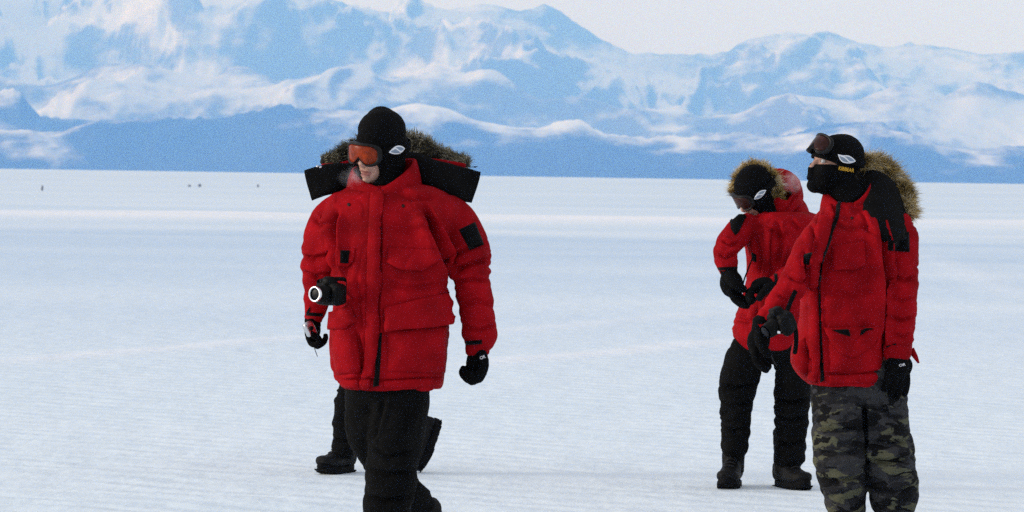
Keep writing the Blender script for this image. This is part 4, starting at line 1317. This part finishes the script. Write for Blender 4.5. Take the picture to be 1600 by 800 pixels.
cre3 = [([(1376, 340), (1380, 380), (1382, 430), (1384, 480), (1380, 545)], 5, .034), ([(1392, 430), (1412, 438), (1432, 432)], 4, .009), ([(1390, 462), (1410, 470), (1432, 464)], 4, .008), ([(1388, 495), (1410, 500), (1430, 494)], 4, .009), ([(1392, 520), (1412, 526), (1430, 518)], 4, .008),
        ([(1256, 392), (1262, 430), (1258, 470)], 5, .016), ([(1232, 430), (1250, 442), (1262, 436)], 4, .009), ([(1215, 460), (1232, 470), (1244, 466)], 4, .008), ([(1300, 345), (1330, 360), (1360, 355)], 6, .006), ([(1290, 455), (1330, 462), (1372, 452)], 6, .006), ([(1268, 350), (1276, 380), (1274, 420)], 4, .007),
        ([(1345, 325), (1356, 360), (1372, 372)], 4, .008), ([(1262, 540), (1268, 570), (1262, 592)], 4, .009), ([(1288, 583), (1330, 586), (1378, 580)], 3, .006), ([(1282, 400), (1278, 450), (1281, 520), (1284, 590)], 3, .008)]
V = wrinkle(V, Fc, cre3, .006, 9, 14, 2.0, puff=.004, ridge=.013, arm=lambda q: np.maximum((q[:, 0] - 1384) / 10, ((1256 - q[:, 0]) / 10) * (q[:, 1] < 525)))
parka3 = mesh_obj('parka', V, Fc, M['red'], p3)
s3 = Surf(V, Fc)
decal('zip', s3, [(1308, 316), (1314, 314), (1311, 340), (1299, 370), (1287, 402), (1282, 440), (1283, 500), (1285, 540), (1288, 594), (1282, 597), (1280, 500), (1279, 440), (1283, 402), (1294, 366), (1306, 340)], M['patch'], parka3, .010, res=3, depth=16.7)
decal('storm_flap', s3, [(1284, 326), (1300, 320), (1306, 338), (1296, 360), (1284, 396), (1277, 440), (1279, 500), (1280, 560), (1276, 598), (1262, 594), (1264, 540), (1264, 450), (1268, 390), (1276, 350)], M['red'], parka3, .008, depth=16.7, gap=.012, gdir=(1, 0))
decal('chest_pocket_flap', s3, [(1300, 384), (1352, 376), (1352, 414), (1334, 422), (1302, 422)], M['red'], parka3, .007, .003, depth=16.7, gap=.018)
decal('pocket', s3, [(1294, 516), (1378, 514), (1378, 580), (1296, 582)], M['red'], parka3, .004, .016, depth=16.7)
decal('pocket_flap', s3, [(1286, 512), (1376, 510), (1368, 530), (1352, 548), (1332, 560), (1312, 552), (1298, 534)], M['red'], parka3, .020, .004, depth=16.7, gap=.018)
decal('opening_shade', s3, [(1300, 515), (1324, 514), (1326, 526), (1312, 521)], M['patch'], parka3, .040, res=3, depth=16.7)  # shade of the pocket's open corner, laid on as black cloth
decal('opening_shade', s3, [(1342, 514), (1366, 512), (1350, 520), (1340, 523)], M['patch'], parka3, .040, res=3, depth=16.7)  # black piece painting the other opening's shade
decal('pouch', s3, [(1238, 538), (1258, 528), (1264, 560), (1262, 588), (1246, 580), (1236, 566)], M['red'], parka3, .004, .022, depth=16.7)
decal('hem', s3, [(1296, 586), (1378, 582), (1378, 597), (1296, 601)], M['red'], parka3, .005, depth=16.7)
decal('chest_tab', s3, [(1252, 396), (1274, 396), (1272, 412), (1262, 421), (1252, 416)], M['red'], parka3, .007, depth=16.7, gap=.006)
decal('patch', s3, [(1255, 398), (1268, 397), (1267, 414), (1254, 413)], M['patch'], parka3, .017, res=3, depth=16.7)
decal('patch', s3, [(1388, 368), (1420, 362), (1421, 394), (1388, 391)], M['patch'], parka3, .006, res=3, depth=16.7)
for x, y in ((1331, 341), (1283, 341)):
    disc_stud('stud', s3, x, y, 2.3, M['stud'], parka3, 16.7)
decal('cuff_strap', s3, ribbon(s3, [(1379, 547), (1401, 540)], 8), M['patch'], parka3, .006, res=3, depth=16.7)
decal('cuff_strap', s3, ribbon(s3, [(1182, 500), (1204, 512)], 7), M['patch'], parka3, .006, res=3, depth=16.4)
V, Fc = tube3([f3.p(1402, 538, -.12), f3.p(1402, 548, -.14), f3.p(1402, 556, -.15)], [.066, .064, .060], 24)
mesh_obj('cuff', V, Fc, M['red'], parka3)
V, Fc = loft([[f3.p(1422, 545, -.10), f3.p(1428, 543, -.10), f3.p(1428, 543, -.09), f3.p(1422, 545, -.09)], [f3.p(1424, 556, -.12), f3.p(1434, 556, -.12), f3.p(1434, 556, -.11), f3.p(1424, 556, -.11)], [f3.p(1434, 568, -.12), f3.p(1437, 567, -.12), f3.p(1437, 567, -.115), f3.p(1434, 568, -.115)]])
mesh_obj('cuff_tab', V, Fc, M['red'], parka3)
V, Fc = tube3([f3.p(1194, 505, -.38), f3.p(1188, 513, -.385)], [.046, .044], 24)
mesh_obj('cuff', V, Fc, M['red'], parka3)
collar(f3, 'collar', 1328, .02, 37, .105, [(118, 318, 340), (150, 304, 336), (185, 296, 326), (230, 286, 312), (280, 276, 308), (330, 270, 310), (365, 274, 322), (395, 292, 336), (420, 308, 342), (440, 316, 346)], M['red'], parka3, .022, 1.2)
V, Fc = remesh([limb(f3, legL3), limb(f3, legR3), trunk(f3, [(560, 1276, 1392, -.16, .16), (595, 1270, 1410, -.17, .17), (640, 1285, 1395, -.13, .13)])], .0075, 4)
creT3 = [([(1270, 665), (1305, 674), (1344, 668)], 5, .012), ([(1270, 705), (1310, 712), (1350, 704)], 5, .012), ([(1280, 748), (1312, 752), (1348, 744)], 5, .014), ([(1356, 690), (1390, 696), (1420, 688)], 5, .012), ([(1352, 720), (1390, 722), (1428, 714)], 5, .012), ([(1360, 765), (1396, 768), (1432, 758)], 5, .014), ([(1350, 620), (1352, 680), (1354, 735)], 5, .016), ([(1372, 625), (1390, 650), (1414, 655)], 5, .010)]
V = wrinkle(V, Fc, creT3, .006, 9, 15, 9.0, puff=.007, ridge=.008)
mesh_obj('trousers', V, Fc, M['camo'], p3)
boot(stand(f3, 1323, -.02), (-.45, -1, 0), (0, 0, 1), M, p3)
boot(stand(f3, 1398, -.01), (.10, -1, 0), (0, 0, 1), M, p3)
h3, hv, hf = hand(f3.p(1402, 551, -.15), (.03, -.12, -1), (-.45, 1, 0), M, p3, curl=(10, 16, 14), thumb=1, size=1.12, puff=1.5, thumb_curl=15, spread=1.15, fat=1.25)
letters('OR', Surf(hv, hf), (1405, 573), (1415, 571), 3.8, M['white_print'], h3, depth=16.7, bold=.02)
hand(f3.p(1189, 512, -.385), (-.16, .05, -1), (.9, -.3, 0), M, p3, curl=(18, 28, 25), thumb=1, size=1.12, puff=1.7, thumb_curl=35, fat=1.4)
nose3 = tube3([c3 + B3 @ np.array(p) for p in ((0, .084, -.022), (0, .110, -.046), (0, .104, -.060), (0, .100, -.085))], [.012, .016, .018, .022], 12)
chin3 = ellipsoid(c3 + B3 @ np.array((0, .075, -.112)), (.034, .038, .034), B3)
top3 = ellipsoid(c3 + B3 @ np.array((0, -.03, .055)), (.084, .10, .085), B3)
bal3 = cover('balaclava', c3, B3, neck_tube(f3, c3, B3, (1330, 314, .0), .070, .078), lambda l: (l[:, 1] > .0) & ((l[:, 0] / .080) ** 2 + ((l[:, 2] + .004) / .017) ** 2 < 1), M['knit'], p3, .012, .004, [nose3, chin3, top3, ellipsoid(c3 + B3 @ np.array((0, .078, -.078)), (.034, .034, .04), B3)])
gog3, st3 = goggles(c3, B3, p3, dict(M, lens=M['lens_dark']), centre=(0, .116, .074), tilt=.46, strap_up=.026, emblem=((1323, 242), .092, .0175), grow=.020, hw=.098, ht=.050, hb=.042)
sb3 = Surf(np.array([v.co[:] for v in bal3.data.vertices]) + np.array(bal3['_o']), [tuple(p.vertices) for p in bal3.data.polygons])
letters('KIBBEAR', sb3, (1310, 265), (1334, 269), 5.6, M['yellow'], bal3, depth=16.8, bold=.02)
# hood thrown back
hr3 = [(f3.p(1334, 258, .16), f3.p(1338, 312, .13), .05), (f3.p(1352, 262, .12), f3.p(1352, 326, .0), .05), (f3.p(1372, 268, .07), f3.p(1352, 356, -.16), .08), (f3.p(1390, 284, .08), f3.p(1372, 370, -.20), .09), (f3.p(1404, 310, .08), f3.p(1394, 376, -.19), .08), (f3.p(1412, 338, .05), f3.p(1412, 376, -.12), .05)]
V, Fc = band(hr3, 20, 3.0, 6)
V = wrinkle(V, Fc, [([(1362, 290), (1368, 330), (1380, 360)], 5, .010)], .006, 13, 13, 3.0, puff=.008)
hood3 = mesh_obj('hood', V, Fc, M['lining'], p3)
rows_ = [(f3.p(1393, 305, .10), f3.p(1385, 312, .10), .05), (f3.p(1412, 330, .08), f3.p(1402, 340, .08), .05), (f3.p(1424, 352, .02), f3.p(1412, 362, .02), .04)]
V, Fc = band(rows_, 12, 3, 5)
mesh_obj('shell_edge', V, Fc, M['red'], hood3)
fp = [(*f3.p(1348, 252, .10), .030), (*f3.p(1368, 258, .13), .044), (*f3.p(1390, 274, .13), .048), (*f3.p(1406, 296, .11), .044), (*f3.p(1415, 320, .07), .032), (*f3.p(1417, 340, .03), .020)]
fur('fur_trim', fp, 20000, .046, M['fur'], hood3, 12, (.2, -.1, -.2), 1.0, TAN_FUR)
# ------------------------------------------------------------------ things carried
def empty(name, loc, label, cat, group=None):
    o = bpy.data.objects.new(name, None); COL.objects.link(o)
    o.location = loc; o['_o'] = list(loc)
    tag(o, label, cat, group)
    return o

def rbox(c, h, R=np.eye(3), ex=5.0):
    """rounded box by superellipsoid"""
    v, f = ellipsoid((0, 0, 0), (1, 1, 1))
    k = (np.abs(v) ** ex).sum(1) ** (-1 / ex)
    v = v * k[:, None] * np.array(h)
    return v @ np.asarray(R).T + np.array(c), f

def film_camera(fig, px, py, dd, axis, label, scale=1.0, ring=True, group=None):
    a = np.array(axis, float); a /= np.linalg.norm(a)
    s_ = np.cross(a, [0, 0, 1.0]); s_ /= np.linalg.norm(s_); u = np.cross(s_, a)
    c = fig.p(px, py, dd)
    R = np.stack([s_, a, u], 1)
    L = lambda x, y, z: c + scale * (s_ * x + a * y + u * z)
    o = empty('camera', c, label, 'camera', group)
    V, Fc = remesh([rbox(L(0, 0, 0), np.array((.072, .034, .048)) * scale, R), rbox(L(0, .008, .052), np.array((.028, .03, .022)) * scale, R, 3), rbox(L(-.058, .022, -.004), np.array((.020, .030, .044)) * scale, R, 3)], .004, 2)
    mesh_obj('body', wrinkle(V, Fc, (), .002, 30, 30, 1.0, puff=.003), Fc, M['cam_black'], o)
    th = np.linspace(0, 2 * math.pi, 28, endpoint=False)
    def cyl(rows):
        return loft([[L(r * math.cos(t_), y, r * math.sin(t_)) for t_ in th] for y, r in rows], cap=False)
    lb = mesh_obj('lens_barrel', *cyl([(.02, .036), (.05, .037), (.052, .035), (.075, .035), (.077, .033), (.096, .032)]), M['cam_black'], o)
    if ring:
        mesh_obj('lens_ring', *cyl([(.094, .0325), (.104, .0325), (.106, .0315), (.106, .0262), (.100, .0255)]), M['chrome'], lb)
    V, Fc = loft([[L(r * math.cos(t_), y, r * math.sin(t_)) for t_ in th] for y, r in ((.097, .0255), (.0985, .018), (.0995, .002))], cap=True)
    mesh_obj('front_glass', V, Fc, M['glass'], lb)
    mesh_obj('dial', *loft([[L(.048 + r * math.cos(t_), r * math.sin(t_), z) for t_ in th] for z, r in ((.046, .012), (.058, .012), (.060, .010))]), M['cam_black'], o, smooth=False)
    return o, L

cam1, L1 = film_camera(f1, 517, 459, -.235, (-.62, -.78, .0), 'black camera with bright lens ring at the side of the nearest walker', .92)
st_rows = [L1(.07, .0, .03), L1(.085, -.02, .05), f1.p(536, 436, -.215), f1.p(541, 446, -.215), f1.p(538, 470, -.22)]
q = resample(st_rows, 6)
V, Fc = band([(p_ + np.array((0, 0, .008)), p_ - np.array((0, 0, .008)), .004) for p_ in q], 10, 4, 1)
mesh_obj('strap', V, Fc, M['strap'], cam1)
# small silver camera in the hanging glove
cc = f1.p(484, 514, .015)
sc_ = empty('compact_camera', cc, 'small silver compact camera held in the nearest walker\'s lowered glove', 'camera')
R_ = np.array(Matrix.Rotation(rad(-25), 3, 'Y') @ Matrix.Rotation(rad(30), 3, 'Z'))
mesh_obj('body', *rbox(cc, (.022, .012, .030), R_), M['metal'], sc_)
mesh_obj('lens_barrel', *tube3([cc + R_ @ np.array((0, -.008, 0)), cc + R_ @ np.array((0, -.018, 0))], [.010, .009], 14), M['cam_black'], sc_)
cordline('wrist_cord', [f1.p(487, 530, .05), f1.p(490, 540, .05), f1.p(493, 549, .05), f1.p(496, 557, .05)], .0018, M['grey_cord'], sc_)
# camera hanging at the right-hand figure's side
cam3, L3 = film_camera(f3, 1222, 503, -.47, (-.75, -.45, -.45), 'black camera on a loose strap at the camouflage-trousered figure\'s side', 1.0, ring=False)
for pts in ([(1229, 488, -.46), (1236, 470, -.43), (1243, 455, -.39), (1248, 452, -.36), (1250, 462, -.34)], [(1236, 498, -.45), (1243, 515, -.42), (1244, 535, -.38), (1242, 552, -.33)]):
    q = resample([f3.p(*p_) for p_ in pts], 6)
    mesh_obj('strap', *tube3(q, np.full(len(q), .010), 10, .4), M['strap'], cam3)
mesh_obj('highlight_bead', *rbox(f3.p(1217, 519, -.52), (.008, .004, .006)), M['chrome'], cam3)  # bright bead added to paint a highlight on the camera
cordline('draw_cord', [f3.p(1203, 545, -.30), f3.p(1207, 560, -.29), f3.p(1214, 572, -.28)], .002, M['cord'], cam3)
# strap dangling between the bowed figure's arm and coat
cs = f2.p(1168, 440, -.26)
bg_ = empty('camera_strap', cs, 'thin black strap hanging between the bowed figure\'s hands', 'strap')
cordline('webbing', [f2.p(1176, 402, -.24), f2.p(1170, 418, -.27), f2.p(1163, 436, -.30), f2.p(1160, 450, -.31)], .004, M['strap'], bg_)

# ------------------------------------------------------------------ far specks on the ice
for i, (px, py, hgt, wd, lab) in enumerate(((66, 296, .34, .17, 'small dark upright marker on the far ice at the left edge'), (296, 290, .16, .34, 'low grey ice lump on the far snow, left of its twin'), (312, 290, .26, .36, 'rounded grey ice lump on the far snow, right of its twin'), (403, 291, .30, .2, 'lone grey ice lump on the far snow nearest the walkers'))):
    Y = EYE * F_PX / (py + 2 - hor(px))
    b0 = np.array(W(px, py, Y)); b0[2] = .04
    V, Fc = ellipsoid((0, 0, 0), (wd / 2, wd / 2, hgt * .62))
    V = V * (1 + .35 * noise3(V * 9 + i * 7)[:, None])
    o = mesh_obj('ice_lump' if i else 'marker', V + b0 + [0, 0, hgt * .4], Fc, mat('dirty_ice', (.20, .22, .27), .8, bump=.01, bscale=20), origin=b0)
    tag(o, lab, 'ice lump' if i else 'marker')

# ------------------------------------------------------------------ frozen breath
def breath(c, r, dens, label, seed):
    V, Fc = ellipsoid(c, r)
    o = mesh_obj('breath_cloud', V, Fc, None, origin=c)
    m_ = bpy.data.materials.new('breath_vapour'); m_.use_nodes = True
    t = m_.node_tree
    for n in list(t.nodes):
        if n.type != 'OUTPUT_MATERIAL': t.nodes.remove(n)
    pv = t.nodes.new('ShaderNodeVolumePrincipled')
    pv.inputs['Color'].default_value = (.95, .96, 1, 1)
    tc = t.nodes.new('ShaderNodeTexCoord')
    n = t.nodes.new('ShaderNodeTexNoise'); n.inputs['Scale'].default_value = 22; n.inputs['Detail'].default_value = 3
    mp = t.nodes.new('ShaderNodeMapping'); mp.inputs['Location'].default_value = (seed, seed, 0)
    t.links.new(tc.outputs['Object'], mp.inputs[0]); t.links.new(mp.outputs[0], n.inputs['Vector'])
    ln = t.nodes.new('ShaderNodeVectorMath'); ln.operation = 'DIVIDE'; ln.inputs[1].default_value = tuple(r)
    t.links.new(tc.outputs['Object'], ln.inputs[0])
    le = t.nodes.new('ShaderNodeVectorMath'); le.operation = 'LENGTH'; t.links.new(ln.outputs[0], le.inputs[0])
    fo = t.nodes.new('ShaderNodeMapRange'); fo.interpolation_type = 'SMOOTHSTEP'
    fo.inputs['From Min'].default_value = 1; fo.inputs['From Max'].default_value = .2
    fo.inputs['To Min'].default_value = 0; fo.inputs['To Max'].default_value = dens
    t.links.new(le.outputs['Value'], fo.inputs['Value'])
    mr = t.nodes.new('ShaderNodeMapRange'); mr.inputs['From Min'].default_value = .38; mr.inputs['From Max'].default_value = .65
    t.links.new(n.outputs['Fac'], mr.inputs['Value'])
    mu = t.nodes.new('ShaderNodeMath'); mu.operation = 'MULTIPLY'
    t.links.new(fo.outputs[0], mu.inputs[0]); t.links.new(mr.outputs[0], mu.inputs[1])
    t.links.new(mu.outputs[0], pv.inputs['Density'])
    t.links.new(pv.outputs[0], t.nodes['Material Output'].inputs['Volume'])
    o.data.materials.append(m_)
    tag(o, label, 'breath', kind='stuff')
breath(f1.p(549, 276, -.20), (.062, .06, .050), 5, 'puff of frozen breath at the nearest walker\'s mouth', 1.0)
breath(f3.p(1240, 283, -.02), (.060, .05, .065), 9, 'puff of frozen breath in front of the balaclava at right', 4.0)

for o in list(bpy.data.objects):
    if '_o' in o:
        del o['_o']
